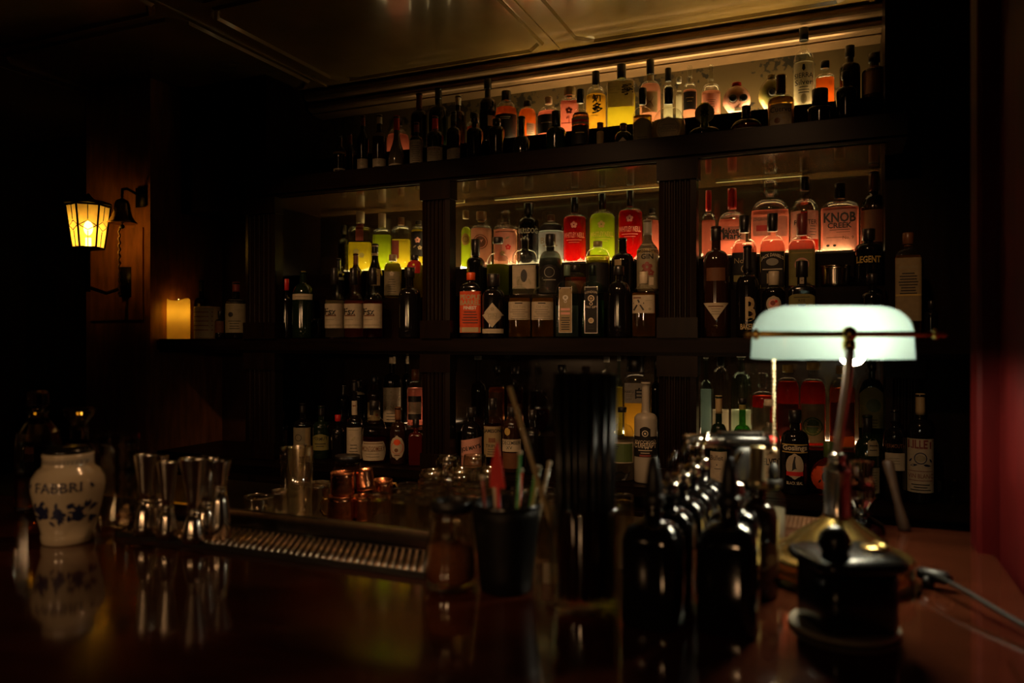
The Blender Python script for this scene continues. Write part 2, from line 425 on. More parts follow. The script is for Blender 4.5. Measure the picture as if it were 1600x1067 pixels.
def wallpaper():
    m = bpy.data.materials.new('leafy_wallpaper'); nt, N, L, out = nodes(m)
    b = N.new('ShaderNodeBsdfPrincipled'); b.inputs['Roughness'].default_value = .45; L.new(b.outputs[0], out.inputs[0])
    tc = N.new('ShaderNodeTexCoord')
    n1 = N.new('ShaderNodeTexNoise'); n1.inputs['Scale'].default_value = 42; n1.inputs['Detail'].default_value = 3
    n2 = N.new('ShaderNodeTexNoise'); n2.inputs['Scale'].default_value = 5.2; n2.inputs['Detail'].default_value = 1
    for n in (n1, n2): L.new(tc.outputs['Object'], n.inputs['Vector'])
    a = N.new('ShaderNodeMath'); a.operation = 'MULTIPLY'; L.new(n1.outputs[0], a.inputs[0]); L.new(n2.outputs[0], a.inputs[1])
    rp = N.new('ShaderNodeValToRGB'); rp.color_ramp.elements[0].position = .29; rp.color_ramp.elements[1].position = .325
    rp.color_ramp.elements[0].color = (.06, .04, .015, 1); rp.color_ramp.elements[1].color = (.008, .007, .005, 1)
    L.new(a.outputs[0], rp.inputs[0]); L.new(rp.outputs[0], b.inputs['Base Color']); return m
struct(mesh('floor', box(XL, XR, -2.6, 3.3, -.1, 0), pbr('dark_floor', (.03, .018, .01), .4, 0, .3, 4, dx=(1, 6, 1)), smooth=False))
ce = [box(XL, XR, -2.6, 3.3, CEIL, CEIL + .1)]
def coffer(x0, x1, y0, y1, c=.06, t=.022, h=.012):           # raised frame with cut corners
    P = [(x0 + c, y0), (x1 - c, y0), (x1, y0 + c), (x1, y1 - c), (x1 - c, y1), (x0 + c, y1), (x0, y1 - c), (x0, y0 + c)]
    mx, my = (x0 + x1) / 2, (y0 + y1) / 2
    Q = [(p[0] + (t if p[0] < mx else -t), p[1] + (t if p[1] < my else -t)) for p in P]
    V = [(p[0], p[1], CEIL) for p in P] + [(p[0] * .7 + q[0] * .3, p[1] * .7 + q[1] * .3, CEIL - h) for p, q in zip(P, Q)] + [(p[0] * .3 + q[0] * .7, p[1] * .3 + q[1] * .7, CEIL - h) for p, q in zip(P, Q)] + [(q[0], q[1], CEIL) for q in Q]
    return V, [(k * 8 + i, k * 8 + (i + 1) % 8, k * 8 + 8 + (i + 1) % 8, k * 8 + 8 + i) for k in range(3) for i in range(8)]
for x0 in (-3.35, -2.18, -1.00, .18):
    for y0 in (-.1, 1.05, 2.14): ce.append(coffer(x0 + .02, x0 + 1.08, y0, y0 + (.85 if y0 > 2 else 1.05)))
    ce.append(tuple(box(x0 - .072, x0 - .058, -2.6, 3.05, CEIL - .006, CEIL)))
struct(mesh('ceiling', join(*ce), lacq, smooth=False))
struct(mesh('wall_back', box(XL, XR, 3.17, 3.3, 0, CEIL), wallpaper(), smooth=False))
struct(mesh('wall_left', box(XL - .1, XL, -2.6, 3.3, 0, CEIL), plaster, smooth=False))
struct(mesh('wall_rear', box(XL, XR, -2.7, -2.6, 0, CEIL), plaster, smooth=False))
wr = [box(.235, XR, -2.6, 1.46, 0, CEIL)]
for y0, y1 in ((-.5, .3), (.42, 1.32)):                       # raised fields of the panelled end wall
    for z0, z1 in ((1.25, 1.9), (2.0, 2.5)): wr.append(box(.228, .236, y0, y1, z0, z1))
struct(mesh('wall_right', join(*wr), redw, smooth=False))
struct(mesh('wall_right_return', box(1.2, XR, 1.46, 3.17, 0, CEIL), plaster, smooth=False))
struct(mesh('trim_1', box(.205, .262, 1.40, 1.475, 0, CEIL, .006), redw, smooth=False))
# cornice: two rolls and a thin bead under the ceiling
pr = []
def arc(cy, cz, r, a0, a1, n=7): return [(cy + r * cos(a0 + (a1 - a0) * i / n), cz + r * sin(a0 + (a1 - a0) * i / n)) for i in range(n + 1)]
pr += [(3.17, CEIL)] + [(3.02, CEIL)] + arc(3.045, CEIL - .026, .024, pi * .55, pi * 1.45) + [(3.055, CEIL - .052)] + arc(3.072, CEIL - .074, .02, pi * .6, pi * 1.5) + [(3.085, CEIL - .097)] + arc(3.09, CEIL - .101, .004, pi * .5, pi * 1.5, 5) + [(3.17, CEIL - .106)]
XC0, XC1 = -2.38, .2
V = [(x, p[0], p[1]) for x in (XC0, XC1) for p in pr]; n = len(pr)
struct(mesh('trim_2', (V, [(i, (i + 1) % n, n + (i + 1) % n, n + i) for i in range(n)] + [tuple(range(n - 1, -1, -1)), tuple(range(n, 2 * n))]), bronze, smooth=False))
# wall piers either side of the shelving
struct(mesh('wall_pier_right', box(.15, 1.2, 2.86, 3.17, 0, CEIL), mahog_v, smooth=False))
struct(mesh('wall_pier_left', join(box(-3.34, -2.92, 2.60, 3.17, 0, CEIL), box(-3.30, -2.96, 2.592, 2.602, 1.55, 1.98)), panelw, smooth=False))
struct(mesh('wall_lintel_left', box(-2.92, -2.40, 2.78, 3.17, EYE + .62, CEIL), mahog, smooth=False))
struct(mesh('wall_niche_back', box(-2.92, -2.40, 3.05, 3.17, .94, EYE + .62), pbr('niche_brown', (.05, .022, .010), .25, 0, .3, 5, coat=.4), smooth=False))
# ================================================================ back bar: one built-in piece of joinery
bb = thing('back_bar', 'dark mahogany back bar with fluted posts, two long shelves and stepped tiers', 'shelving', (-1.1, 2.9, 0))
def bpart(name, geo, m=mahog, smooth=False): return mesh(name, move(geo, (1.1, -2.9, 0)), m, bb, smooth=smooth)
X0, X1 = -2.92, .9
def shelf(x0, x1, z0, z1, nose=.0):
    return join(box(x0, x1, 2.650, 3.168, z0, z1), box(x0, x1, 2.638, 2.650, z0 + .012, z1 - .008))
bpart('counter', join(box(X0, .9, 2.640, 3.168, EYE - .55, EYE - .51), box(X0, .9, 2.632, 2.64, EYE - .542, EYE - .518)))
bc = bpart('base_cabinet', box(X0, .9, 2.67, 3.168, 0, EYE - .55))
for i in range(7): mesh('cabinet_door', move(box(X0 + .02 + i * .54, X0 + .52 + i * .54, 2.658, 2.6695, .12, EYE - .6, .003), (1.1, -2.9, 0)), mahog, bc, smooth=False)
bpart('shelf_board', shelf(X0, .62, EYE - .050, EYE + .012))
bpart('shelf_board', shelf(-2.40, .2, EYE + .626, EYE + .711))
bpart('shelf_soffit', box(-2.38, .148, 2.665, 3.154, EYE + .6215, EYE + .6255), pbr('lacquered_soffit', (.075, .040, .014), .13, 0, .5, 3.5, coat=1, spec=.9, bump=.06, dx=(1, 3, 1)))
bpart('side_panel', box(-2.399, -2.3805, 2.70, 3.154, EYE + .0125, EYE + .621))
bpart('side_panel', box(-2.399, -2.3805, 2.70, 3.154, EYE - .5095, EYE - .0505))
bpart('back_panel', box(-2.40, .149, 3.155, 3.168, EYE - .5, EYE + .62), pbr('smoked_back_panel', (.018, .011, .005), .16, 0, .3, 4, coat=.5))
for nm, y0, z0, z1, lo in (('riser_step', 2.955, EYE + .0125, EYE + .315, 0), ('riser_step', 2.805, EYE + .0125, EYE + .185, 1), ('riser_step', 2.90, EYE + .7115, EYE + .840, 0), ('riser_step', 2.88, EYE - .5095, EYE - .381, 1)):
    bpart(nm, box(-2.38, .148, y0, 2.9549 if z1 == EYE + .185 else 3.154, z0, z1))
def post(x0, x1, z0, z1, y0=2.640, y1=2.695, nf=5):
    gs = []; w = x1 - x0; e = .018
    n = 6 * nf; prof = [(x0, y0 + .004), (x0 + e, y0)]
    for k in range(nf):
        a, b = x0 + e + (w - 2 * e) * (k + .12) / nf, x0 + e + (w - 2 * e) * (k + .88) / nf
        prof += [(a + (b - a) * (1 - cos(pi * i / 6)) / 2, y0 + .007 * sin(pi * i / 6)) for i in range(7)]
    prof += [(x1 - e, y0), (x1, y0 + .004), (x1, y1), (x0, y1)]
    m = len(prof); V = [(p[0], p[1], z) for z in (z0 + .07, z1 - .07) for p in prof]
    gs.append((V, [(i, (i + 1) % m, m + (i + 1) % m, m + i) for i in range(m)]))
    gs.append(box(x0 - .006, x1 + .006, y0 - .006, y1, z0, z0 + .07)); gs.append(box(x0 - .006, x1 + .006, y0 - .006, y1, z1 - .07, z1))
    return join(*gs)
for x0, x1 in ((-.568, -.440), (-1.507, -1.385), (-2.398, -2.235)):
    bpart('fluted_post', post(x0, x1, EYE + .0125, EYE + .6255), mahog_v)
    bpart('fluted_post', post(x0, x1, EYE - .5095, EYE - .0505), mahog_v)
bpart('fluted_post', post(.15, .26, EYE - .5095, EYE - .0505, 2.80, 2.858, 4), mahog_v)
# ---------------------------------------------------------------- lit glass strips that the raised rows stand on
def strip(x0, x1, y0, y1, z0, z1, s, col, label, wall=.018):
    t = thing('light_strip', label, 'light strip', ((x0 + x1) / 2, (y0 + y1) / 2, z0), 0, 'lit strips under the raised bottle rows')
    w, d = (x1 - x0) / 2, (y1 - y0) / 2
    mesh('housing', join(box(-w - .004, w + .004, -d - .004, -d, 0, z1 - z0 + .001), box(-w - .004, w + .004, -d, d, -.0005, .002)), blackp, t, smooth=False)
    mesh('diffuser', join(box(-w, w, -d, d, .002, z1 - z0), box(-w, w, d - .004, d, z1 - z0, z1 - z0 + wall)), glow('lit_diffuser_%s' % label[:9], col, s), t, smooth=False)
WARM = (1.0, .70, .30)
strip(-1.95, -1.315, 2.975, 3.15, EYE + .8405, EYE + .851, 1.5, WARM, 'dimmer lit strip under the raised bottles at left of the top shelf')
strip(-1.30, .02, 2.975, 3.15, EYE + .8405, EYE + .851, 15, WARM, 'lit strip glowing under the raised bottles of the top shelf')
strip(-2.12, -1.515, 2.985, 3.15, EYE + .3155, EYE + .325, 20, (1, .80, .36), 'lit strip glowing under the yellow bottles left of the dark post')
strip(-1.36, -.575, 2.985, 3.15, EYE + .3155, EYE + .325, 20, (1, .78, .40), 'lit strip glowing under scarlet and lime bottles of the middle bay')
strip(-.43, .05, 2.985, 3.15, EYE + .3155, EYE + .325, 21, (1, .76, .42), 'lit strip glowing under rosy bourbon bottles of the right bay')
strip(-1.84, -1.64, 3.05, 3.15, EYE - .3805, EYE - .377, 6, (1, .62, .32), 'weak lit strip behind amber bottle on the lower counter', .002)
strip(-.86, -.58, 3.05, 3.15, EYE - .3805, EYE - .377, 5, WARM, 'weak lit strip behind the square vodka bottle on the lower counter', .002)

strip(-.43, .10, 3.05, 3.15, EYE - .3805, EYE - .377, 1.1, (1, .8, .36), 'weak lit strip behind the bottles beneath the lamp shade', .002)  # added fill strip, brightens the dark lower right bay
def led_line(x0, x1, s, label):
    t = thing('led_line', label, 'led line', ((x0 + x1) / 2, 3.035, EYE + .6145), 0, 'thin lit lines let into the shelf underside')
    w = (x1 - x0) / 2
    mesh('channel', join(box(-w - .003, w + .003, -.006, -.0035, 0, .0068), box(-w - .003, w + .003, .0035, .006, 0, .0068)), brass, t, smooth=False)
    mesh('diffuser', box(-w, w, -.0033, .0033, .001, .0066), glow('led_line_glow_%d' % int(s * 10), (.9, .88, .34), s), t, smooth=False)
led_line(-1.72, -1.52, 1.0, 'short thin glowing line under the shelf above the yellow bottles')
led_line(-1.37, -.58, 1.9, 'long thin glowing line under the shelf above scarlet and lime bottles')
led_line(-.43, -.12, 1.4, 'thin glowing line under the shelf above rosy bourbon bottles')
# ================================================================ top shelf, front row
B('wine_bottle', 'T0', 531, 212, 10, 'tall', 'black', 'black bottle with gold neck ring and low white label, far left end of top shelf', ('dk', 'foil', 236), [(265, 272, .9, 'rect', 'cr', [('l', -.7, .7, .1, .3)]), (239, 242, 1, 'rect', 'gd', [])])
B('wine_bottle', 'T0b', 547, 208, 8, 'tall', 'black', 'thin dark bottle with dull red cap, second from left on top shelf', ('mr', 'foil', 226))
B('wine_bottle', 'T0', 567, 181, 9, 'tall', 'black', 'dark bottle with red capsule and narrow cream label, third from left on top shelf', ('mr', 'foil', 197), [(250, 270, .9, 'rect', 'cr', [('d', 0, .2, .3, 'dr'), FP(-.4, -.9, .7, .25)])])
B('wine_bottle', 'T0', 593, 180, 11, 'tall', 'brown', 'dark bottle with cream cap and square cream label beside frosted pink bottle', ('cr', 'foil', 194), [(250, 266, .92, 'rect', 'cr', [('d', 0, .15, .22, 'dr'), ('l', -.7, .7, -.6, .06)]), (209, 215, .9, 'rect', 'tan', [])])
B('gin_bottle', 'T0', 620, 182, 13, 'slope', 'taupe', 'frosted greyish pink tapered bottle with red capsule on top shelf', ('rd', 'foil', 204), [(258, 265, .9, 'arch', 'cr', [])], vs=250, vn=212)
B('wine_bottle', 'T0', 651, 192, 11, 'bord', 'black', 'black bottle with tall drab cream label left of green bottle on top shelf', ('mr', 'foil', 207), [(221, 259, .93, 'rect', 'cr', [('t', 'RIESLING', 0, .75, .1, 'dr'), FP(.5, -.9, .75, .17)])])
B('wine_bottle', 'T0', 680, 182, 13, 'bord', 'bottle', 'green bottle with red neck capsule and wide cream label on top shelf', ('rd', 'foil', 203, 5), [(232, 257, .93, 'rect', 'cr', [('t', 'RISERVA', 0, .7, .14, 'br'), FP(.4, -.9, .75, .2)])], vs=216)
B('wine_bottle', 'T0', 709, 175, 11, 'bord', 'black', 'black bottle with white topped cap and slanted cream label right of green bottle', ('dk', 'foil', 190), [(234, 254, .93, 'slant', 'cr', [FP(.6, -.9, .75, .24)])])
B('liqueur_bottle', 'T0', 742, 178, 13, 'bord', 'black', 'plain black bottle in the dark gap left of amber bottles on top shelf', ('dk', 'screw', 192))
B('liqueur_bottle', 'T0', 776, 186, 12, 'short', 'black', 'short black bottle standing before the dark labelled amber whisky bottle', ('dk', 'screw', 196))
B('liqueur_bottle', 'T0', 815, 182, 15, 'dome', 'black', 'squat black domed bottle with slim black cap before two amber bottles', ('dk', 'screw', 212, 5), vs=236, vn=213)
B('liqueur_bottle', 'T0', 869, 174, 16, 'dome', 'bottle', 'squat dark green domed bottle with black cap left of tiny striped bottle', ('dk', 'screw', 197, 7), vs=212, vn=199)
B('liqueur_bottle', 'T0', 907, 140, 14, 'dome', 'clear', 'small dark bottle with cream and red banded shoulder before the pink bottle', ('dk', 'screw', 161, 6), [(186, 197, .96, 'rect', 'cr', [('l', -1, 1, -.1, .35, 'rd')]), (199, 228, .96, 'rect', 'dk', [('l', -.5, .5, .2, .05, 'gd')])], 'brown', 178, vs=190, vn=172)
B('miniature_bottle', 'T0', 938, 192, 6, 'bord', 'clear', 'tiny clear miniature bottle with brown cap standing below the yellow whisky bottle', ('br', 'screw', 202, 5), [(206, 226, .9, 'rect', 'tan', [])], 'amber')
B('liqueur_bottle', 'T0', 974, 193, 15, 'dome', 'black', 'low black domed bottle with small triangular cream label', ('br', 'screw', 204, 5), [(218, 229, .8, 'tri', 'cr', [FP(.2, -.9, .6, .3)])], vs=222, vn=206)
B('liqueur_bottle', 'T0', 1004, 138, 16, 'flask', 'clear', 'yellowish domed flask with drab label and black cap in front of top shelf', ('dk', 'screw', 163, 6), [(187, 227, .93, 'arch', 'dr', [('r', 0, .1, .38, .05, 'ol'), FP(-.5, -.9, .6, .14, )])], 'gold', 182, vs=186, vn=168, dr=.7)
B('liqueur_bottle', 'T0', 1045, 138, 27, 'dome', 'clear', 'large broad domed bottle with round cream label and black cap in front of top shelf', ('dk', 'screw', 162, 7), [(187, 226, .72, 'oval', 'cr', [('r', 0, 0, .85, .04, 'dr'), ('t', 'ORIGINAL', 0, .05, .14, 'dr'), ('l', -.6, .6, -.2, .03, 'dr'), ('l', -.5, .5, .35, .03, 'dr')])], 'water', 189, vs=204, vn=170, dr=.62)
B('tequila_bottle', 'T0', 1101, 162, 24, 'globe', 'olive', 'low wide tequila bottle with round disc stopper bearing a dark star', None, [(212, 222, .6, 'arch', 'dk', [])], 'gold', 214, vn=198, dr=.7)
B('liqueur_bottle', 'T0', 1166, 166, 25, 'dome', 'clear', 'low dark slope shouldered flask before the sugar skull bottle', ('dk', 'screw', 184, 7), [(203, 207, .9, 'rect', 'gy', [])], 'brown', 196, vs=206, vn=188, dr=.6)
B('tequila_bottle', 'T0', 1220, 118, 20, 'bord', 'clear', 'tequila bottle with dark slim neck and cream scripted label on top shelf', ('br', 'foil', 146), [(167, 202, .8, 'rect', 'cr', [('t', 'Cuervo', 0, .5, .24, 'k'), ('l', -.7, .7, .12, .03, 'gd'), ('d', -.3, -.5, .28, 'br'), ('d', .3, -.3, .1, 'gd')])], 'gold', 155, vs=160, vn=150)
B('liqueur_bottle', 'T0', 1281, 140, 19, 'short', 'black', 'black bottle with broad hat shaped cap toward right end of top shelf', ('dk', 'screw', 165, 12), vs=172, vn=167)
B('liqueur_bottle', 'T0', 1322, 112, 15, 'bord', 'black', 'plain black bottle in the shadow at right end of top shelf', ('dk', 'screw', 124))
# ================================================================ top shelf, raised lit row
B('liqueur_bottle', 'T1', 622, 186, 18, 'dome', 'clear', 'round shouldered amber bottle glowing behind the frosted pink bottle', ('dk', 'screw', 198), [], 'rose', 212, vs=224, vn=202)
B('wine_bottle', 'T1', 655, 146, 13, 'bord', 'black', 'tall black bottle with glinting shoulders behind cream labelled black bottle', ('mr', 'foil', 172))
B('wine_bottle', 'T1', 685, 138, 15, 'bord', 'bottle', 'tall green bottle standing behind the red necked green bottle', ('dk', 'foil', 156))
B('liqueur_bottle', 'T1', 716, 150, 12, 'bord', 'brown', 'tall brown bottle with pale cap behind the slanted label bottle', ('cr', 'foil', 165, 5))
B('liqueur_bottle', 'T1', 739, 176, 10, 'dome', 'clear', 'small round amber bottle glowing dull orange in the dark left half', ('dk', 'screw', 186), [], 'amber')
B('liqueur_bottle', 'T1', 762, 124, 13, 'bord', 'black', 'tallest black bottle on top shelf with small pale side label', ('dk', 'screw', 140), [(184, 200, .4, 'rect', 'cr', [], .5)])
B('whisky_bottle', 'T1', 791, 143, 17, 'dome', 'clear', 'amber whisky bottle with orange shoulder and tall black label', ('dk', 'screw', 158), [(182, 226, .95, 'rect', 'dk', [('l', -.5, .5, .75, .03, 'cr'), ('l', -.4, .4, .62, .02, 'cr')])], 'amber', 170, vs=178, vn=160)
B('whisky_bottle', 'T1', 824, 158, 14, 'dome', 'clear', 'round topped amber whisky bottle with small cream label at its side', ('dk', 'screw', 168), [(196, 215, .45, 'rect', 'cr', [FP(.7, -.9, .8, .35, )], .45)], 'amber', 172, vs=182, vn=169)
B('whisky_bottle', 'T1', 857, 152, 18, 'dome', 'clear', 'domed amber whisky bottle with pale cap and black label left of pink bottle', ('cr', 'screw', 163, 6), [(183, 212, .95, 'rect', 'dk', [('l', -.6, .6, .1, .03, 'cr')])], 'rose', 176, vs=186, vn=168)
B('whisky_bottle', 'T1', 890, 137, 15, 'rect', 'clear', 'pink red bottle with dark blossom drawing and wide tan stopper', ('tan', 'cork', 152, 9), [(162, 205, .9, 'rect', None, [('f', 0, .35, .42, 'mr'), ('v', -.2, -.15, .25, 1.1, 'mr'), ('l', -.04, .04, -.3, .3, 'mr'), ('l', -.9, .9, -.55, .03, 'mr')])], 'rose', 160, vs=164, vn=154)
B('whisky_bottle', 'T1', 931, 112, 17, 'dome', 'clear', 'glowing yellow whisky bottle with two brushed characters and black cap', ('dk', 'screw', 134, 6), [(148, 205, .85, 'rect', None, [('t', '*知', .15, .62, .24), ('t', '*多', .25, .1, .3), ('l', -.8, .3, -.3, .012, 'dr')])], 'gold', 150, vs=158, vn=136)
B('gin_bottle', 'T1', 971, 101, 23, 'rect', 'clear', 'square glowing yellow gin bottle with one brushed character and black cap', ('dk', 'screw', 124, 7), [(132, 172, .92, 'rect', 'cr', [('t', '*季', .5, .3, .44), ('t', 'JAPANESE', -.5, .55, .09, 'dr'), ('t', 'CRAFT GIN', -.5, .36, .09, 'dr'), ('l', -.85, -.2, .1, .02, 'dr')])], 'lemon', 150, vs=135, vn=127)
B('gin_bottle', 'T1', 1016, 94, 17, 'dome', 'clear', 'pale pink bottle with black cap and cream collar on lit top shelf', ('dk', 'screw', 117, 6), [(119, 127, 1, 'rect', 'cr', []), (148, 180, .7, 'rect', 'tan', [('p', [(-.5, .5), (.5, .5), (.2, 0), (.5, -.5), (-.5, -.5), (-.2, 0)], 'br')])], 'pink', 134, vs=146, vn=128)
B('vodka_bottle', 'T1', 1044, 107, 8, 'bord', 'clear', 'slim clear bottle with black cap between two pink bottles', ('dk', 'screw', 128, 5), [], 'water')
B('vodka_bottle', 'T1', 1061, 120, 7, 'bord', 'clear', 'slim clear bottle with silver cap left of black labelled pink bottle', ('sv', 'screw', 130, 4), [], 'water')
B('liqueur_bottle', 'T1', 1078, 103, 14, 'dome', 'clear', 'pink bottle with large black front label and clear neck', ('sv', 'glass', 122, 4), [(146, 174, .88, 'rect', 'dk', [('l', -.6, .6, .3, .02, 'gd'), ('l', -.4, .4, -.1, .02, 'gd')])], 'pink', 142, vs=144, vn=130)
B('liqueur_bottle', 'T1', 1111, 101, 15, 'dome', 'clear', 'pale cream pink bottle with long clear glass stopper on lit top shelf', ('sv', 'glass', 126, 4), [(150, 180, .8, 'rect', 'pk', [('l', -.6, .6, .3, .02), FP(.1, -.8, .6, .25)])], 'pink', 145, vs=146, vn=132)
B('tequila_bottle', 'T1', 1256, 44, 19, 'dome', 'clear', 'tallest clear bottle on top shelf with black writing and black cap', ('dk', 'screw', 64, 7), [(102, 172, .9, 'rect', 'cr', [('p', [(-.1, .9), (.1, .9), (.18, .7), (0, .6), (-.18, .7)]), ('t', 'SIERRA', 0, .42, .11), ('t', 'Silver', 0, .12, .12), FP(-.1, -.4, .6, .12), ('o', 0, -.62, .32, .22, 'tan')])], 'water', 100, vs=104, vn=80)
B('rum_bottle', 'T1', 1289, 96, 17, 'hex', 'clear', 'clear angular bottle with amber rum behind the hat capped black bottle', ('dk', 'screw', 108), [], 'amber', 124)
B('liqueur_bottle', 'T1', 1328, 72, 15, 'bord', 'black', 'tall black bottle in shadow second from right on top shelf', ('dk', 'screw', 90))
B('whisky_bottle', 'T1', 1366, 84, 18, 'bord', 'brown', 'brown bottle with dim tan label at right end of top shelf', ('dk', 'screw', 98), [(104, 150, .9, 'rect', 'br', [])])
# ================================================================ middle shelf, front row
B('wine_bottle', 'M0', 447, 436, 8, 'bord', 'black', 'thin black bottle with bright red cap at left end of middle shelf', ('rd', 'screw', 454, 5))
B('gin_bottle', 'M0', 474, 424, 17, 'dome', 'bottle', 'round shouldered green bottle with gold cap and cream collar label', ('gd', 'screw', 436, 4), [(460, 469, .9, 'rect', 'cr', [('l', -.7, .7, 0, .15, 'dr')])], vs=468, vn=444)
for i, (u, c, lq, lab) in enumerate(((523, 'dk', 'water', 'clear bottle with cream script label, leftmost of three alike'), (553, 'dk', 'rose', 'cream script labelled bottle in the middle of three alike'), (583, 'dk', 'dkred', 'cream script labelled bottle with reddish foot, rightmost of three alike'))):
    B('gin_bottle', 'M0', u, 419, 15, 'dome', 'clear', lab, ('dk', 'screw', 445, 6), [(475, 513, .97, 'rect', 'cr', [('t', '*Esz', -.35, .35, .3), ('l', -.9, .3, .02, .05, 'br'), ('l', -.9, .1, -.3, .03, 'dr'), ('l', -.9, .8, -.75, .03, 'dr')]), (422, 426, 1.25, 'rect', 'cr', [])], lq, 470, vs=474, vn=458)
B('rum_bottle', 'M0', 640, 418, 17, 'bord', 'black', 'black unlabelled bottle with glints at foot right of three script labelled bottles', ('dk', 'screw', 434))
B('gin_bottle', 'M0', 736, 426, 18, 'rect', 'black', 'dark square bottle with red cap and tall orange red label', ('or_', 'screw', 438, 7), [(456, 520, .97, 'rect', 'or_', [('t', '*PEOPLE', 0, .72, .12, 'tan'), ('t', '*BARREL', 0, .45, .12, 'tan'), ('t', '*FINEST', 0, .2, .08, 'wh'), FP(0, -.6, .8, .13, ), ('b', -1, 1, -.98, -.74, 'tan')])], vs=458, vn=442)
B('gin_bottle', 'M0', 771, 428, 19, 'short', 'black', 'round black bottle with cream diamond label and cream foot band', ('dk', 'screw', 448, 10), [(474, 512, .95, 'diam', 'cr', [('l', -.5, .5, .12, .02, 'dr'), ('t', "*GIN", 0, -.06, .16, 'dr'), ('f', 0, .5, .18, 'dr'), ('l', -.4, .4, -.3, .02, 'dr')]), (514, 521, .92, 'rect', 'cr', [('l', -.6, .6, 0, .1, 'dr')])], vs=466, vn=452)
for u, lab in ((812, 'clear domed bottle with plain cream label left of its twin'), (848, 'clear domed bottle with plain cream label left of tall arched pale label')):
    B('gin_bottle', 'M0', u, 432, 17.4, 'dome', 'clear', lab, ('gy', 'glass', 446, 5), [(472, 500, .97, 'rect', 'cr', [('l', -.35, .35, .82, .06, 'k'), ('t', 'Old Tom', .05, .45, .13, 'dr'), FP(.1, -.9, .85, .24)])], 'olv' if 0 else 'gold', 466, vs=474, vn=448, rn=4)
JEWEL = lambda a, b: [('fr', .1, b), ('r', 0, .52, .5, .14, b), ('d', 0, .52, .22, a), ('r', 0, .3, .24, .1, b)]
B('gin_bottle', 'M0', 886, 414, 18.4, 'rect', 'aqua', 'pale aqua bottle with tall arched tan label and oval portrait', ('gy', 'screw', 431, 5), [(450, 520, .56, 'arch2', 'tan', [('fr', .07, 'wh'), ('o', 0, .55, .42, .11, 'wh'), ('o', 0, .55, .2, .06, 'dr'), ('r', 0, .38, .22, .08, 'wh'), ('b', -.7, .7, -.02, .08, 'pk'), ('b', -.7, .7, -.2, -.1, 'pk'), FP(-.35, -.9, .75, .1)], -.08)], 'pale', 478, vs=464, vn=440, dr=.75)
B('gin_bottle', 'M0', 926, 414, 18.4, 'rect', 'aqua', 'pale aqua bottle with tall arched black label edged in white', ('dk', 'screw', 431, 5), [(449, 521, .56, 'arch2', 'dk', [('fr', .09, 'wh'), ('ta', 'LONDON', 0, .78, .05, .04, 'cr'), ('r', 0, .5, .5, .16, 'cr'), ('o', 0, .5, .22, .06, 'tan'), ('r', 0, .27, .26, .1, 'cr'), ('ta', 'DRY GIN', 0, .12, .045, -.04, 'cr'), ('d', 0, -.45, .42, 'cr'), ('d', 0, -.45, .3, 'tan'), FP(-.68, -.85, .5, .1, )], -.08)], 'green', 470, vs=464, vn=440, dr=.75)
B('gin_bottle', 'M0', 967, 416, 20, 'dome', 'black', 'broad black bottle without label between two aqua and gin bottles', ('dk', 'screw', 430), vs=462, vn=440)
B('gin_bottle', 'M0', 1006, 425, 20, 'hex', 'clear', 'clear faceted bottle with one brushed character and cream label near fluted post', ('cr', 'screw', 444, 7), [(462, 490, .92, 'rect', 'cr', [('t', '*六', -.42, -.1, .62), ('l', -.9, -.2, .7, .07, 'br'), ('l', .2, .8, .4, .03, 'dr'), ('d', .6, -.55, .13, 'dr')])], 'gold', 458, vs=462, vn=448)
B('liqueur_bottle', 'M0', 1119, 354, 20, 'bord', 'brown', 'tall brown bottle with pale triangular foot label left of gold letter bottle', ('dk', 'screw', 376, 8), [(474, 501, .95, 'vee', 'cr', [('l', -.6, .6, .6, .06, 'br'), FP(.3, -.5, .4, .3, )]), (420, 440, .7, 'rect', 'br', [])], vs=412, vn=392)
B('bourbon_bottle', 'M0', 1168, 384, 17, 'bord', 'black', 'black bottle with big gold letter painted above gold name', ('dk', 'foil', 425), [(464, 503, .5, 'rect', None, [('t', '*B', .05, 0, .96, 'tan'), ('r', .3, .4, .2, .05, 'br'), ('r', .3, -.4, .2, .05, 'br')], .25), (505, 516, .8, 'rect', None, [('t', "*BAKER'S", .1, 0, .85, 'tan')])], vs=448, vn=430)
B('whiskey_bottle', 'M0', 1209, 424, 17, 'bord', 'black', 'dark bottle with cream neck band and round pink label behind lamp shade', ('cr', 'screw', 446, 8), [(463, 488, .64, 'oval', 'cr', [('d', 0, 0, .72, 'pk'), ('d', -.1, .1, .35, 'mr'), ('d', .35, .3, .2, 'rd')]), (490, 520, .9, 'rect', 'ol', [])], vs=460, vn=448)
B('whiskey_bottle', 'M0', 1253, 408, 20, 'rect', 'black', 'square bottle with black cap and olive label just above lamp shade', ('dk', 'screw', 433, 9), [(434, 444, .45, 'rect', 'cr', [('d', 0, 0, .3, 'br')]), (460, 512, .95, 'arch2', 'ol', [('l', -.6, .6, .8, .02, 'k'), ('t', 'RYE', 0, .6, .08, 'k'), ('p', [(-.35, .4), (.35, .4), (.2, .2), (-.2, .2)], 'k')])], vs=456, vn=446)
B('whiskey_bottle', 'M0', 1363, 428, 17, 'bord', 'black', 'black bottle with glinting shoulder behind right half of lamp shade', ('dk', 'screw', 444))
B('mezcal_bottle', 'M0', 1419, 364, 19, 'rect', 'clear', 'square bottle with tall tan paper label standing right of the shelving bay', ('br', 'cork', 384, 8), [(404, 502, .95, 'rect', 'tan', [('t', 'MEZCAL', 0, .7, .05, 'dr'), FP(.5, -.2, .75, .09, ), ('l', -.98, .98, -.18, .03, 'gd')])], 'gold', 400, vs=408, vn=390)
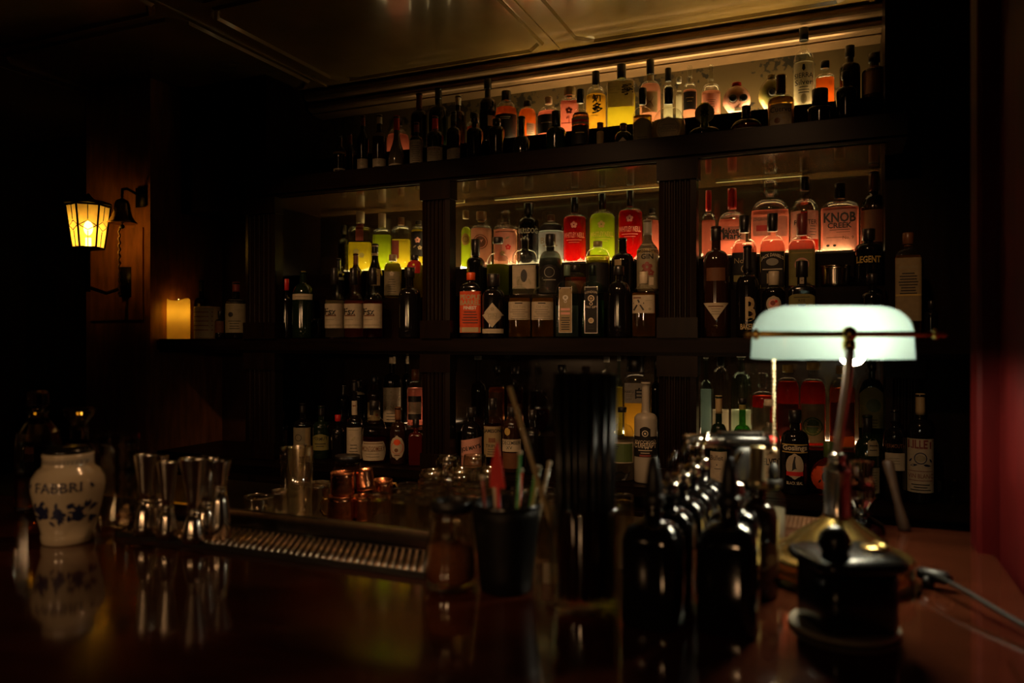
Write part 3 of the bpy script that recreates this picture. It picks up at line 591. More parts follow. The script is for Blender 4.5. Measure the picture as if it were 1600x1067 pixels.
B('liqueur_bottle', 'M0', 1455, 470, 10, 'bord', 'black', 'small black bottle beside the tan papered square bottle', ('dk', 'screw', 482))
# ================================================================ middle shelf, middle step
B('liqueur_bottle', 'M1', 529, 404, 9, 'tall', 'black', 'slim dark bottle with pale neck bands above leftmost script labelled bottle', ('dk', 'foil', 420), [(424, 428, 1.05, 'rect', 'gy', []), (434, 438, 1.05, 'rect', 'gy', [])])
B('rum_bottle', 'M1', 556, 396, 10, 'tall', 'brown', 'slim brown bottle behind the middle script labelled bottle', ('br', 'foil', 414))
B('wine_bottle', 'M1', 586, 381, 14, 'slope', 'black', 'black slope shouldered bottle with pinkish strip label on its neck', ('dk', 'foil', 396, 6), [(384, 400, 1, 'rect', 'tan', [], .1), (421, 447, .5, 'rect', 'tan', [('l', -.6, .6, .2, .05, 'br')], .2)], vs=440, vn=402)
B('liqueur_bottle', 'M1', 614, 398, 14, 'dome', 'clear', 'bottle with glowing yellow shoulder and drab label with cream emblem', ('tan', 'screw', 408), [(425, 462, .9, 'rect', 'dr', [('f', 0, .8, .3, 'cr'), FP(.3, -.9, .6, .2)])], 'lemon', 412, vs=424, vn=409)
B('liqueur_bottle', 'M1', 648, 398, 14, 'dome', 'clear', 'bottle with square red label and pale emblem beside left dark post', ('dk', 'screw', 407), [(404, 428, .75, 'rect', 'rd', [('p', [(-.4, .5), (0, .7), (.4, .5), (.3, -.2), (.15, -.7), (-.15, -.7), (-.3, -.2)], 'cr'), ('d', 0, .1, .18, 'ye')])], 'lemon', 412, vs=424, vn=408)
B('liqueur_bottle', 'M1', 743, 374, 14, 'bord', 'black', 'black bottle with black cap behind the orange red labelled bottle', ('dk', 'screw', 400, 7), vs=412, vn=402)
B('gin_bottle', 'M1', 778, 371, 18, 'dome', 'clear', 'cylindrical green bottle with glowing yellow dome and black cap', ('dk', 'screw', 381, 8), [], 'lime', 414, vs=416, vn=396)
B('gin_bottle', 'M1', 820, 358, 19, 'rect', 'clear', 'clear square bottle with cream label and dark printed figure', ('sv', 'glass', 374, 5), [(416, 452, .95, 'rect', 'cr', [('o', 0, .1, .28, .55, 'dk'), ('v', -.5, -.4, .3, 1.2, 'dr'), ('v', .5, -.4, .3, 1.9, 'dr'), ('l', -.9, .9, .88, .03, 'dr')])], 'water', 420, vs=404, vn=390)
B('gin_bottle', 'M1', 860, 366, 19, 'dome', 'smoke', 'smoky domed bottle with black arched label below the pale blue bottle', ('dk', 'screw', 385, 8), [(415, 458, .85, 'arch', 'dk', [('r', 0, .45, .5, .05, 'gy'), ('l', -.6, .6, -.1, .03, 'gy')])], 'pale', 404, vs=420, vn=392)
B('liqueur_bottle', 'M1', 899, 414, 17, 'dome', 'clear', 'low amber bottle standing between two aqua bottle necks', ('dk', 'screw', 424), [(440, 462, .9, 'rect', 'br', [])], 'amber', 434)
B('gin_bottle', 'M1', 934, 377, 19, 'dome', 'clear', 'domed bottle with glowing yellow green top below the lime bottle', ('ol', 'screw', 386, 7), [(412, 458, .93, 'rect', 'dk', [])], 'lemon', 400, vs=404, vn=388)
B('whisky_bottle', 'M1', 973, 372, 18, 'bord', 'black', 'black round shouldered bottle with small brown square label below red bottle', ('dk', 'screw', 398, 6), [(407, 416, .3, 'rect', 'tan', [], -.35)], vs=410, vn=396)
B('gin_bottle', 'M1', 1012, 344, 17, 'tall', 'taupe', 'tall greyish gin bottle with purple flower drawing beside fluted post', ('gy', 'foil', 368), [(382, 452, .97, 'rect', 'dr', [('t', '*GIN', 0, .42, .12), ('ta', 'BOTANICAL', 0, .72, .05, .2, 'gd'), ('f', 0, -.05, .5, 'mr'), ('f', -.35, -.3, .3, 'br'), ('f', .35, -.3, .3, 'mr'), ('b', -.6, -.2, -.85, -.5, 'cr'), ('b', .2, .6, -.85, -.5, 'cr')])], vs=394, vn=374)
B('whiskey_bottle', 'M1', 1163, 337, 19, 'rect', 'clear', 'whiskey bottle with black cap and dark label left of arched name label', ('dk', 'screw', 364, 8), [(396, 454, .95, 'rect', 'dk', [('t', 'No.', -.35, .55, .14, 'tan'), ('r', .1, .1, .35, .06, 'tan'), ('b', -.85, .85, -.6, -.25, 'ol')])], 'rose', 380, vs=392, vn=374)
B('whiskey_bottle', 'M1', 1207, 334, 19, 'rect', 'clear', 'square whiskey bottle with black label and arched cream lettering', ('dk', 'screw', 362, 8), [(394, 456, .95, 'rect', 'dk', [('ta', "*JACK DANIEL'S", 0, .78, .12, .22, 'cr'), ('o', 0, .42, .5, .2, 'gy'), ('t', 'No.7', 0, .42, .1, 'cr'), ('l', -.8, .8, .02, .03, 'cr'), ('b', -.45, .45, -.75, -.2, 'tan'), ('fr', .06, 'ol')])], 'rose', 376, vs=392, vn=368)
B('whiskey_bottle', 'M1', 1253, 334, 20, 'rect', 'clear', 'square whiskey bottle with dark red cap and olive label with ring emblem', ('mr', 'screw', 368, 8), [(391, 447, .95, 'rect', 'ol', [('r', 0, .15, .55, .14, 'pk'), ('d', 0, .15, .38, 'ol'), ('l', -.8, .8, .8, .02, 'gd')])], 'rose', 376, vs=388, vn=370)
B('whisky_bottle', 'M1', 1357, 358, 21, 'bord', 'black', 'black whisky bottle with thin gold capital lettering across its front', ('dk', 'screw', 376), [(400, 414, .85, 'rect', None, [('t', '*LEGENT', 0, 0, .75, 'gd')])], vs=392, vn=380)
# ================================================================ middle shelf, lit back step
B('liqueur_bottle', 'M2', 537, 352, 9, 'bord', 'smoke', 'dim slim bottle at dark left end of lit back row', ('dk', 'screw', 366))
B('liqueur_bottle', 'M2', 563, 328, 18, 'rect', 'clear', 'square yellowish bottle with cream cap and dark red neck strip', ('cr', 'screw', 349, 6.5), [(350, 378, .34, 'rect', 'mr', [], .05), (383, 412, .8, 'rect', None, [('f', -.3, .2, .3, 'ol'), ('f', .3, -.2, .3, 'ol')])], 'lemon', 380, vs=362, vn=354)
B('liqueur_bottle', 'M2', 597, 334, 14, 'rect', 'clear', 'yellow green bottle with tall cream cap second in lit back row', ('cr', 'screw', 356, 6), [], 'lime', 368, vs=366, vn=358)
B('liqueur_bottle', 'M2', 627, 340, 14, 'rect', 'clear', 'pale green yellow square bottle with red label strip in lit back row', ('br', 'screw', 352, 5), [(377, 405, .4, 'rect', 'mr', [], -.55)], 'lemon', 375, vs=364, vn=354)
B('liqueur_bottle', 'M2', 654, 345, 12, 'dome', 'clear', 'yellow bottle with dark floral label against left dark post', ('dk', 'screw', 352, 5), [(363, 402, .95, 'rect', 'dk', [('f', 0, .3, .4, 'pk'), ('f', .3, -.3, .3, 'tan'), ('v', -.4, -.2, .3, .6, 'dr')])], 'lemon', 360, vs=364, vn=354)
B('liqueur_bottle', 'M2', 728, 329, 8, 'bord', 'clear', 'slim yellow green bottle half behind the left dark post', ('tan', 'screw', 342, 5), [(365, 385, .8, 'oval', 'gd', [('r', 0, 0, .7, .1, 'br')])], 'lime', 355)
B('gin_bottle', 'M2', 752, 331, 17, 'short', 'clear', 'milky pink bottle with brown disc emblem and wooden stopper', ('wd', 'cork', 345, 8), [(362, 398, .72, 'oval', None, [('d', 0, 0, .95, 'br'), ('r', 0, 0, .8, .06, 'pk'), ('v', 0, 0, .5, .7, 'pk')])], 'pink', 358, vs=362, vn=352)
B('gin_bottle', 'M2', 790, 329, 19, 'short', 'clear', 'milky white bottle with pink floral label and glass stopper', ('sv', 'glass', 350, 7), [(362, 410, .85, 'rect', 'pk', [('f', -.3, .3, .3, 'wh'), ('f', .35, -.1, .28, 'rd'), ('f', -.2, -.5, .25, 'gd'), ('l', -.9, .9, .9, .03, 'br'), ('v', .3, .5, .25, .5, 'dr')])], 'pink', 360, vs=358, vn=352)
B('gin_bottle', 'M2', 826, 318, 16, 'bord', 'black', 'matte black bottle with thin pale capital lettering beside milky bottles', ('dk', 'screw', 336), [(354, 371, .97, 'rect', None, [('t', '*BULLDOG', 0, 0, .5, 'gy')])], vs=350, vn=340)
B('gin_bottle', 'M2', 861, 336, 20, 'dome', 'clear', 'pale blue white bottle with dark shoulder left of first red bottle', ('br', 'screw', 346, 6), [(352, 362, .96, 'rect', 'dk', []), (365, 412, .95, 'rect', 'pb', [('t', 'Blue', -.2, .45, .2, 'dr'), ('l', -.6, .6, .1, .03, 'dr'), ('b', -.3, .3, -.3, 0, 'dk')])], 'pale', 362, vs=364, vn=349)
NEILL = lambda c: [('f', 0, .72, .32, c), ('t', '*WHITLEY NEILL', 0, .22, .13, c), ('l', -.7, .7, -.02, .018, c), ('l', -.5, .5, -.14, .012, c)]
B('gin_bottle', 'M2', 898, 309, 18, 'bord', 'clear', 'scarlet bottle with pale flower print and black cap, left one of two', ('dk', 'screw', 333, 6), [(345, 408, .93, 'rect', None, NEILL('pk'))], 'red', 340, vs=344, vn=336)
B('gin_bottle', 'M2', 941, 303, 20, 'dome', 'clear', 'lime yellow bottle with pale flower print between two scarlet bottles', ('dk', 'screw', 328, 6), [(345, 405, .93, 'rect', None, NEILL('gd'))], 'lime', 336, vs=344, vn=331)
B('gin_bottle', 'M2', 985, 298, 19, 'bord', 'clear', 'scarlet bottle with pale flower print and dark cap, right one of two', ('dk', 'screw', 323, 6), [(335, 400, .93, 'rect', None, NEILL('pk'))], 'red', 330, vs=336, vn=326)
B('liqueur_bottle', 'M2', 1019, 326, 11, 'dome', 'clear', 'round pinkish bottle half behind the middle fluted post', ('dk', 'screw', 334), [], 'rose', 345, vs=356, vn=337)
B('bourbon_bottle', 'M2', 1107, 298, 11, 'bord', 'clear', 'rosy bourbon bottle with long dipped red neck beside middle fluted post', ('rd', 'wax', 330), [], 'rose', 345, vs=348, vn=334)
B('bourbon_bottle', 'M2', 1144, 295, 21, 'rect', 'clear', 'rosy square bourbon bottle with dripping red wax neck and scripted label', ('rd', 'wax', 327), [(356, 378, .97, 'rect', 'pk', [('t', "*Maker's", -.05, .4, .46), ('t', '*Mark', .05, -.35, .46)])], 'rose', 344, vs=352, vn=332)
B('bourbon_bottle', 'M2', 1203, 282, 30, 'rect', 'clear', 'wide rosy bourbon flask with clear glass stopper and two pale labels', ('sv', 'glass', 308, 10), [(340, 370, .46, 'rect', 'pk', [('t', 'LONGBRANCH', 0, .72, .16), ('b', -.6, .6, -.5, .1, 'rd')], -.42), (340, 372, .3, 'rect', 'pk', [], .6)], 'rose', 330, vs=338, vn=312, dr=.5)
B('bourbon_bottle', 'M2', 1257, 272, 22, 'dome', 'clear', 'dark rosy bourbon bottle with black cap and split pale label', ('dk', 'screw', 299, 7), [(332, 376, .36, 'rect', 'pk', [('t', 'RI', .2, .2, .16)], -.6), (332, 376, .36, 'rect', 'pk', [('t', 'TER', -.1, .2, .16), FP(-.1, -.8, .7, .2)], .58)], 'dkred', 334, vs=336, vn=312)
B('bourbon_bottle', 'M2', 1312, 287, 28, 'rect', 'clear', 'broad square bourbon bottle with big black capital lettering on red label', ('dk', 'screw', 311, 8), [(330, 392, .86, 'rect', 'pk', [('t', '*KNOB', 0, .62, .25), ('t', '*CREEK', 0, .22, .14), ('l', -.6, .6, 0, .014), ('l', -.2, .6, -.12, .012, 'br'), ('t', 'No. 9', .5, -.4, .08, 'br'), ('l', -.8, .3, -.38, .012, 'br'), ('o', -.7, -.78, .1, .06, 'k'), ('o', -.3, -.78, .1, .06, 'k')])], 'rose', 326, vs=330, vn=315, dr=.55)
B('whisky_bottle', 'M2', 1365, 268, 19, 'bord', 'brown', 'tall dark brown bottle with long neck at right end of lit back row', ('br', 'foil', 300), [(330, 380, .9, 'rect', 'br', [])], vs=330, vn=305)
# ================================================================ counter under the shelf, front row
B('wine_bottle', 'L0', 441, 640, 9, 'bord', 'black', 'dark bottle with dull brown label at left end of lower counter', ('br', 'foil', 655), [(672, 700, .9, 'rect', 'br', [FP(.6, -.8, .7, .25)])])
B('wine_bottle', 'L0', 473, 630, 14, 'bord', 'black', 'dark bottle with two column drab label second on lower counter', ('dk', 'foil', 646), [(667, 711, .95, 'rect', 'dr', [('r', -.35, .3, .4, .06, 'k'), ('l', -.9, .2, -.4, .02, 'k'), ('b', .45, .95, -.95, .95, 'tan')])])
B('wine_bottle', 'L0', 502, 634, 13, 'bord', 'bottle', 'dark green bottle with olive yellow scroll label on lower counter', ('dk', 'foil', 650), [(677, 702, .93, 'arch', 'ol', [('ta', 'VERMUT', 0, .4, .2, -.15, 'k'), ('l', -.7, .7, -.2, .05, 'k'), ('l', -.5, .5, -.5, .04, 'k')])])
B('liqueur_bottle', 'L0', 528, 648, 10, 'bord', 'black', 'dark bottle with pale slanting ribbon label on lower counter', ('rd', 'screw', 658), [(668, 688, .95, 'rect', None, [('p', [(-1, -.9), (-1, -.5), (1, .9), (1, .5)], 'cr')])])
B('wine_bottle', 'L0', 554, 594, 12, 'bord', 'black', 'black bottle with cream neck label and long cream front label', ('dk', 'foil', 612), [(626, 648, 1.0, 'rect', 'cr', [('l', -.6, .6, .3, .08, 'br')]), (667, 716, .95, 'rect', 'cr', [('v', 0, .3, .4, .9, 'dr'), ('l', -.7, .7, .85, .03, 'dr'), ('l', -.7, .7, -.85, .03, 'dr'), FP(-.1, -.7, .6, .2)])], vs=662, vn=650)
B('cognac_bottle', 'L0', 585, 626, 19, 'dome', 'clear', 'domed bottle full of glints with broad tan barrel shaped label', ('dk', 'screw', 640, 8), [(688, 717, .97, 'barrel', 'cr', [('t', 'MONTGOMERY', 0, .25, .26, 'br'), FP(0, -.8, .8, .3), ('l', -.8, .8, .8, .04, 'br')])], 'dkred', 682, vs=680, vn=652)
B('rum_bottle', 'L0', 622, 636, 13, 'bord', 'brown', 'dark bottle with upright oval orange and cream label', ('br', 'foil', 656), [(679, 717, .82, 'oval', 'cr', [('r', 0, 0, .9, .06, 'rd'), ('o', 0, .45, .5, .25, 'or_'), ('d', -.1, -.2, .28, 'br'), ('l', -.4, .4, -.6, .04, 'br')])], vs=676, vn=660)
B('liqueur_bottle', 'L0', 650, 655, 11, 'rect', 'red', 'dark red square bottle against left dark post on lower counter', ('dk', 'screw', 668))
B('whiskey_bottle', 'L0', 737, 636, 17, 'dome', 'black', 'black bottle with pink cream label and slanting black capitals', ('dk', 'screw', 652), [(684, 736, .95, 'slant', 'pk', [('t', "*JOE MAY'S", 0, .4, .17, .22), ('t', 'TENNESSEE', 0, -.2, .1, 'br'), ('d', .4, -.4, .14, 'br'), ('l', -.7, .7, -.7, .03, 'br')])], vs=680, vn=660)
B('whiskey_bottle', 'L0', 770, 622, 14, 'bord', 'clear', 'whiskey bottle with tall tan label and glowing yellow foot', ('dk', 'screw', 640), [(665, 712, .96, 'rect', 'tan', [('t', '*JAMESON', 0, .68, .15), ('b', -.4, .4, -.05, .25, 'br'), ('t', 'TRIPLE', 0, -.28, .1), FP(-.5, -.9, .7, .16)])], 'brown', 662, vs=662, vn=650)
B('whisky_bottle', 'L0', 800, 636, 15, 'dome', 'brown', 'brown bottle with cream seal and narrow cream name label', ('dk', 'screw', 650), [(667, 679, .3, 'oval', 'gd', [], -.4), (685, 704, .97, 'rect', 'cr', [('t', 'DECEMBER', 0, .45, .3), ('t', 'XV', -.2, -.35, .26), ('l', -.9, .9, .9, .06, 'dr')]), (706, 730, .9, 'rect', 'br', [])], vs=668, vn=655)
B('vodka_bottle', 'L0', 832, 640, 13, 'bord', 'black', 'black bottle standing behind the pale leaning straw', ('dk', 'screw', 656))
B('vodka_bottle', 'L0', 972, 636, 19, 'dome', 'clear', 'clear bottle with dark green label and small dark beaver mark at foot', ('dk', 'screw', 644, 7), [(689, 721, .94, 'rect', 'cr', [('b', -.93, .93, -.9, .88, 'gn'), ('l', -.75, -.2, .6, .04, 'k'), ('l', -.75, -.3, .4, .04, 'k')]), (731, 749, .85, 'rect', None, [('p', [(-.75, -.7), (-.8, -.2), (-.5, .5), (0, .8), (.35, .4), (.6, .3), (.85, .75), (.8, -.2), (.5, -.4), (.3, -.8)], 'k')])], 'water', 684, vs=686, vn=662)
B('vodka_bottle', 'L0', 1009, 596, 18, 'bord', 'frost', 'frosted white bottle with black shield label and black cap', ('dk', 'screw', 640, 6), [(680, 712, .97, 'rect', 'dk', [('t', 'РУССКИЙ', 0, .5, .2, 'cr'), ('t', '*СТАНДАРТ', 0, .08, .3, 'cr'), ('l', -.6, .6, -.35, .04, 'cr'), ('l', -.4, .4, -.6, .03, 'cr'), ('b', -.5, .5, -.95, -.75, 'mr')]), (665, 686, .45, 'arch', 'dk', [('r', 0, 0, .6, .14, 'cr'), ('d', 0, 0, .2, 'cr')])], vs=656, vn=645)
B('wine_bottle', 'L0', 1123, 618, 14, 'bord', 'bottle', 'dark bottle with cream neck foil and plain cream label', ('tan', 'foil', 646), [(704, 752, .9, 'rect', 'cr', [('t', 'Bulleit', -.2, .6, .16), ('d', -.2, .15, .08), ('l', -.5, .3, -.1, .02)])], vs=690, vn=662)
B('whiskey_bottle', 'L0', 1160, 622, 15, 'dome', 'green', 'green bottle with pale green neck label behind the kitchen torch', ('dk', 'screw', 630), [(632, 640, 1.1, 'rect', 'ol', [])], 'green', 672, vs=690, vn=664)
B('vodka_bottle', 'L0', 1202, 624, 17, 'bord', 'clear', 'clear bottle with large cream label and black serif lettering', ('cr', 'screw', 634), [(700, 748, .95, 'rect', 'cr', [('t', '*VELVET', 0, .2, .22), ('f', -.2, .7, .16, 'dr'), ('t', 'FALERNUM', 0, -.5, .08, 'dr'), ('v', .6, -.3, .15, 1, 'dr')])], 'water', 660, vs=694, vn=668)
B('rum_bottle', 'L0', 1242, 640, 21, 'bord', 'black', 'black rum bottle with oval seal picture and red ribbon behind pull chain', ('dk', 'screw', 660), [(692, 705, .9, 'rect', 'dk', [('t', '*Goslings', 0, 0, .8, 'cr'), ('l', -1, 1, .9, .12, 'gd'), ('l', -1, 1, -.9, .12, 'gd')]), (706, 746, .62, 'oval', 'cr', [('p', [(-.75, -.5), (-.3, -.3), (-.25, .2), (-.05, .75), (.12, .8), (.05, .4), (.15, -.1), (.8, -.5)], 'k'), ('b', -.95, .95, -.72, -.4, 'rd')]), (747, 756, .6, 'rect', None, [('t', 'BLACK SEAL', 0, 0, .5, 'cr')])], vs=688, vn=672)
B('mezcal_bottle', 'L0', 1295, 690, 27, 'globe', 'red', 'round red orange bottle with green neck beside the lamp stem', ('gn', 'screw', 714, 8), [(722, 768, .95, 'oval', 'or_', [('o', -.2, .1, .2, .35, 'dk'), ('o', .15, 0, .16, .3, 'dk'), ('v', -.5, -.2, .15, 1, 'dk'), ('v', .5, .1, .15, 2, 'dk')])], vn=716, dr=.75)
B('liqueur_bottle', 'L0', 1355, 648, 20, 'dome', 'bottle', 'broad dark green bottle with small cream labels right of lamp stem', ('dk', 'screw', 676, 7), [(684, 710, .45, 'arch', 'dr', [('l', -.7, .7, .2, .05, 'k'), ('l', -.7, .7, -.3, .05, 'k')], .5), (727, 768, .4, 'rect', 'dr', [('fr', .12, 'k'), FP(.6, -.7, .6, .2)], .5)], vs=720, vn=684)
B('vermouth_bottle', 'L0', 1398, 640, 17, 'bord', 'black', 'black bottle with small square cream paper label left of blue crest bottle', ('dk', 'foil', 660), [(690, 700, .9, 'rect', None, [('t', 'VERMOUTH', 0, 0, .6, 'br')]), (706, 733, .82, 'rect', 'cr', [FP(.4, -.3, .6, .3, )])], vs=684, vn=668)
B('wine_bottle', 'L0', 1438, 615, 19, 'bord', 'black', 'wine bottle with cream foil and tall cream label with blue crest', ('tan', 'foil', 648), [(684, 767, .98, 'rect', 'cr', [('t', '*LILLET', 0, .8, .16, 'mr'), ('r', 0, .28, .5, .08, 'bl'), ('o', 0, .28, .4, .12, 'dr'), ('v', -.75, .2, .2, 1, 'bl'), ('v', .75, .2, .2, 2, 'bl'), ('v', -.5, .02, .3, .2, 'bl'), ('v', .5, .02, .3, -.2, 'bl'), ('l', -.9, .9, -.2, .012, 'mr'), ('t', 'VIN BLANC', 0, -.38, .08, 'mr'), ('l', -.9, .9, -.55, .012, 'mr'), FP(-.7, -.92, .8, .1, )])], vs=676, vn=656)
# ================================================================ counter under the shelf, raised back row
B('wine_bottle', 'L1', 537, 600, 10, 'bord', 'black', 'black bottle dim at far left of lower back row', ('dk', 'foil', 618))
B('wine_bottle', 'L1', 561, 592, 10, 'bord', 'black', 'black bottle with pale shoulder ring in lower back row', ('dk', 'foil', 606), [(612, 616, 1.2, 'rect', 'cr', [])])
B('liqueur_bottle', 'L1', 585, 588, 11, 'bord', 'brown', 'brown bottle with small patterned labels left of cream labelled magnum', ('dk', 'screw', 600), [(628, 656, .9, 'rect', 'tan', [('b', -.6, 0, -.4, .3, 'k'), ('f', .5, .3, .2, 'mr'), ('f', .5, -.4, .2, 'mr')])])
B('wine_bottle', 'L1', 613, 554, 14, 'bord', 'black', 'black wine bottle with cream capsule and tall cream label', ('cr', 'foil', 568), [(605, 658, .97, 'rect', 'cr', [('d', 0, .75, .1, 'dr'), ('t', 'CORDAUG', 0, .42, .16, 'dr'), ('t', 'VINA', 0, -.15, .14, 'dr'), ('l', -.6, .6, .2, .015, 'dr'), FP(-.5, -.9, .6, .18)])], vs=598, vn=584)
B('whisky_bottle', 'L1', 649, 577, 13, 'dome', 'clear', 'clear bottle of amber whisky with orange cap against left dark post', ('br', 'screw', 594, 6), [(618, 655, .8, 'rect', 'cr', [('b', -1, 1, .5, 1, 'dk'), ('b', -1, 1, -1, -.5, 'dk')])], 'rose', 606, vs=612, vn=596)
B('rum_bottle', 'L1', 636, 553, 7, 'bord', 'black', 'slim black bottle with cream capsule right of cream labelled wine bottle', ('cr', 'foil', 568), dy=.09)
B('liqueur_bottle', 'L1', 747, 556, 12, 'bord', 'brown', 'tall brown bottle with silver cap near left post in lower back row', ('sv', 'screw', 562), [], vs=612, vn=598)
B('whisky_bottle', 'L1', 776, 570, 13, 'bord', 'clear', 'amber bottle with orange side glow in lower back row', ('dk', 'screw', 582), [(612, 650, .8, 'rect', 'br', [])], 'amber', 605)
B('whisky_bottle', 'L1', 805, 572, 13, 'bord', 'clear', 'clear brown bottle behind the cream name label bottle', ('dk', 'screw', 584), [(630, 660, .85, 'rect', 'br', [])], 'brown', 610)
B('decanter', 'L1', 842, 566, 17, 'globe', 'clear', 'round clear decanter with beaded neck left of black straws', ('sv', 'glass', 582, 6), [], 'brown', 640, vn=612)
B('liqueur_bottle', 'L1', 878, 570, 14, 'bord', 'black', 'black bottle hidden behind the bundle of black straws', ('dk', 'screw', 582))
B('liqueur_bottle', 'L1', 948, 557, 10, 'bord', 'clear', 'clear bottle of pale liquor just right of black straws', ('sv', 'screw', 566), [(610, 655, .8, 'rect', 'pk', [])], 'gold', 600, vs=586, vn=578)
B('liqueur_bottle', 'L1', 967, 556, 8, 'bord', 'aqua', 'slim aqua necked bottle between clear bottle and white labelled vodka', ('sv', 'screw', 564), [], 'gold')
B('vodka_bottle', 'L1', 993, 548, 22, 'rect', 'clear', 'square vodka bottle with one brushed character on white label', ('dk', 'screw', 581, 14), [(598, 629, .92, 'rect', 'wh', [('t', '*白', .42, 0, .55), ('t', 'HAKU', -.55, .15, .14, 'k'), ('l', -.85, -.25, -.15, .02, 'dr'), ('l', -.85, -.25, -.3, .02, 'dr'), ('l', -.85, -.3, -.6, .02, 'dr')])], 'gold', 604, vs=596, vn=585)
B('liqueur_bottle', 'L1', 1025, 562, 8, 'bord', 'black', 'dark bottle with pale collar squeezed between vodka and fluted post', ('dk', 'screw', 576), [(566, 574, 1.05, 'rect', 'cr', [])])
B('liqueur_bottle', 'L1', 1103, 552, 9, 'bord', 'aqua', 'pale aqua bottle right beside the middle fluted post', ('sv', 'screw', 560), [], 'pale')
B('gin_bottle', 'L1', 1126, 556, 13, 'dome', 'clear', 'clear round shouldered bottle behind the cream foil bottle', ('dk', 'screw', 572), [], 'water', 640, vs=600, vn=574)
B('vodka_bottle', 'L1', 1158, 546, 16, 'dome', 'aqua', 'clear round bottle with pale aqua neck left of dark liqueur', ('sv', 'screw', 556), [], 'water', 640, vs=606, vn=582)
B('liqueur_bottle', 'L1', 1192, 582, 17, 'dome', 'clear', 'dark liqueur bottle with clear stopper and drab label', ('sv', 'glass', 610, 8), [(636, 690, .8, 'rect', 'dr', [], -.15), (628, 636, .35, 'rect', 'cr', [], .4)], 'dkred', 618, vs=622, vn=612)
B('rum_bottle', 'L1', 1231, 570, 17, 'bord', 'clear', 'amber rum bottle with glinting neck directly behind pull chain', ('gd', 'screw', 582), [(630, 680, .9, 'rect', 'mr', [])], 'dkred', 596, vs=612, vn=590)
B('bourbon_bottle', 'L1', 1270, 566, 19, 'bord', 'clear', 'amber bottle with tan top label and round dark green emblem', ('gd', 'screw', 578), [(630, 690, .9, 'rect', 'tan', [('d', 0, -.15, .85, 'gn'), ('r', 0, -.15, .7, .05, 'ol'), ('l', -.5, .5, -.15, .03, 'tan')])], 'dkred', 596, vs=612, vn=592)
B('whisky_bottle', 'L1', 1316, 572, 19, 'dome', 'clear', 'round bottle with glinting shoulder behind the lamp stem', ('gd', 'screw', 584), [(628, 680, .9, 'rect', 'mr', [])], 'brown', 606, vs=614, vn=590)
B('whisky_bottle', 'L1', 1362, 566, 19, 'flask', 'bottle', 'green flask with olive arched label and dark round picture', ('dk', 'screw', 580), [(604, 668, .92, 'arch', 'ol', [('d', .15, .1, .6, 'gn'), ('t', 'ISLAY', -.75, 0, .12, 1.57, 'gd'), FP(-.6, -.95, .6, .15)])], vs=625, vn=592)
flush()
# ================================================================ odd pieces on the shelves
def skull(row, u, vt, hw, col, label, capcol, turn):
    Y, zb = ROWS[row]; X = xof(u, Y); R = hw * depth(u, Y) / F; H = zof(u, vt, Y) - zb
    t = thing('skull_bottle', label, 'bottle', (X, Y, zb + .0003), turn, 'bottles on the top shelf')
    V, Fc = [], []; n, m = 28, 18
    for k in range(m + 1):
        a = pi * k / m; z = -cos(a)
        for i in range(n):
            b = 2 * pi * i / n; x, y = sin(a) * cos(b), sin(a) * sin(b)
            zz = z
            w = 1.0 if z > -.15 else max(.55, 1 - .55 * (-.15 - z))            # jaw is narrower than the cranium
            px, py = x * w, y * (1.06 if y > 0 else .92) * (1 if z > -.2 else .9)
            for ex in (-.38, .38):                                              # eye hollows
                d2 = (px - ex) ** 2 + (zz - .02) ** 2
                if y < 0: py += .30 * math.exp(-d2 / .035)
            if y < 0: py += .16 * math.exp(-(px ** 2 / .012 + (zz + .34) ** 2 / .03))
            if y < 0 and abs(x) > .5: py += .12 * math.exp(-((zz + .35) ** 2) / .04)
            V.append((R * px, R * py, H * .46 + H * .46 * zz))
    for k in range(m):
        for i in range(n): j = (i + 1) % n; Fc.append((k * n + i, k * n + j, k * n + n + j, k * n + n + i))
    mesh('glass_body', (V, Fc), pbr('skull_' + col, C[col], .25, 0, .2, 12, coat=.5), t)
    for ex in (-.38, .38):
        mesh('eye_socket', move(lathe([(.001, 0), (.22 * R, .001), (.29 * R, .008), (.24 * R, .013), (.001, .012)], 14, False, False), (0, 0, 0)), ink('dk'), t, (ex * R, -R * .72, H * .47), rot=(pi / 2, 0, 0))
    mesh('teeth', join(*[box(-.25 * R + i * .1 * R, -.165 * R + i * .1 * R, -R * .70, -R * .60, H * .12, H * .22) for i in range(5)]), paper('cr'), t, smooth=False)
    mesh('stopper', cyl(R * .34, H * .90, H), foil(capcol), t)
skull('T1', 1151, 130, 21, 'pk', 'pink sugar skull bottle with red stopper on the top shelf', 'rd', .25)
skull('T1', 1206, 118, 20, 'ol', 'olive yellow skull bottle with pale stopper half behind scripted tequila', 'cr', .5)
# round disc stopper of the low tequila bottle
tq = [o for o in COL.objects if o.get('label', '').startswith('low wide tequila')][0]
Yt, zt = ROWS['T0']; ztop = zof(1101, 177, Yt) - zt
mesh('stopper', join(xform(lathe([(.030, -.006), (.034, -.004), (.034, .004), (.030, .006)], 24), Matrix.Translation((0, 0, ztop)) @ Matrix.Rotation(pi / 2, 4, 'X')), withmat(xform((*disc2(0, 0, .001, 6),), Matrix.Identity(4)) if 0 else ([(x, -.0066, ztop + z) for x, z in [(.018 * (1 if i % 2 == 0 else .55) * sin(pi * i / 6), .018 * (1 if i % 2 == 0 else .55) * cos(pi * i / 6)) for i in range(12)]], [tuple(range(11, -1, -1))]), 1), lathe([(.007, ztop - .048), (.007, ztop - .03)], 12)), [foil('ol'), ink('dk')], tq)
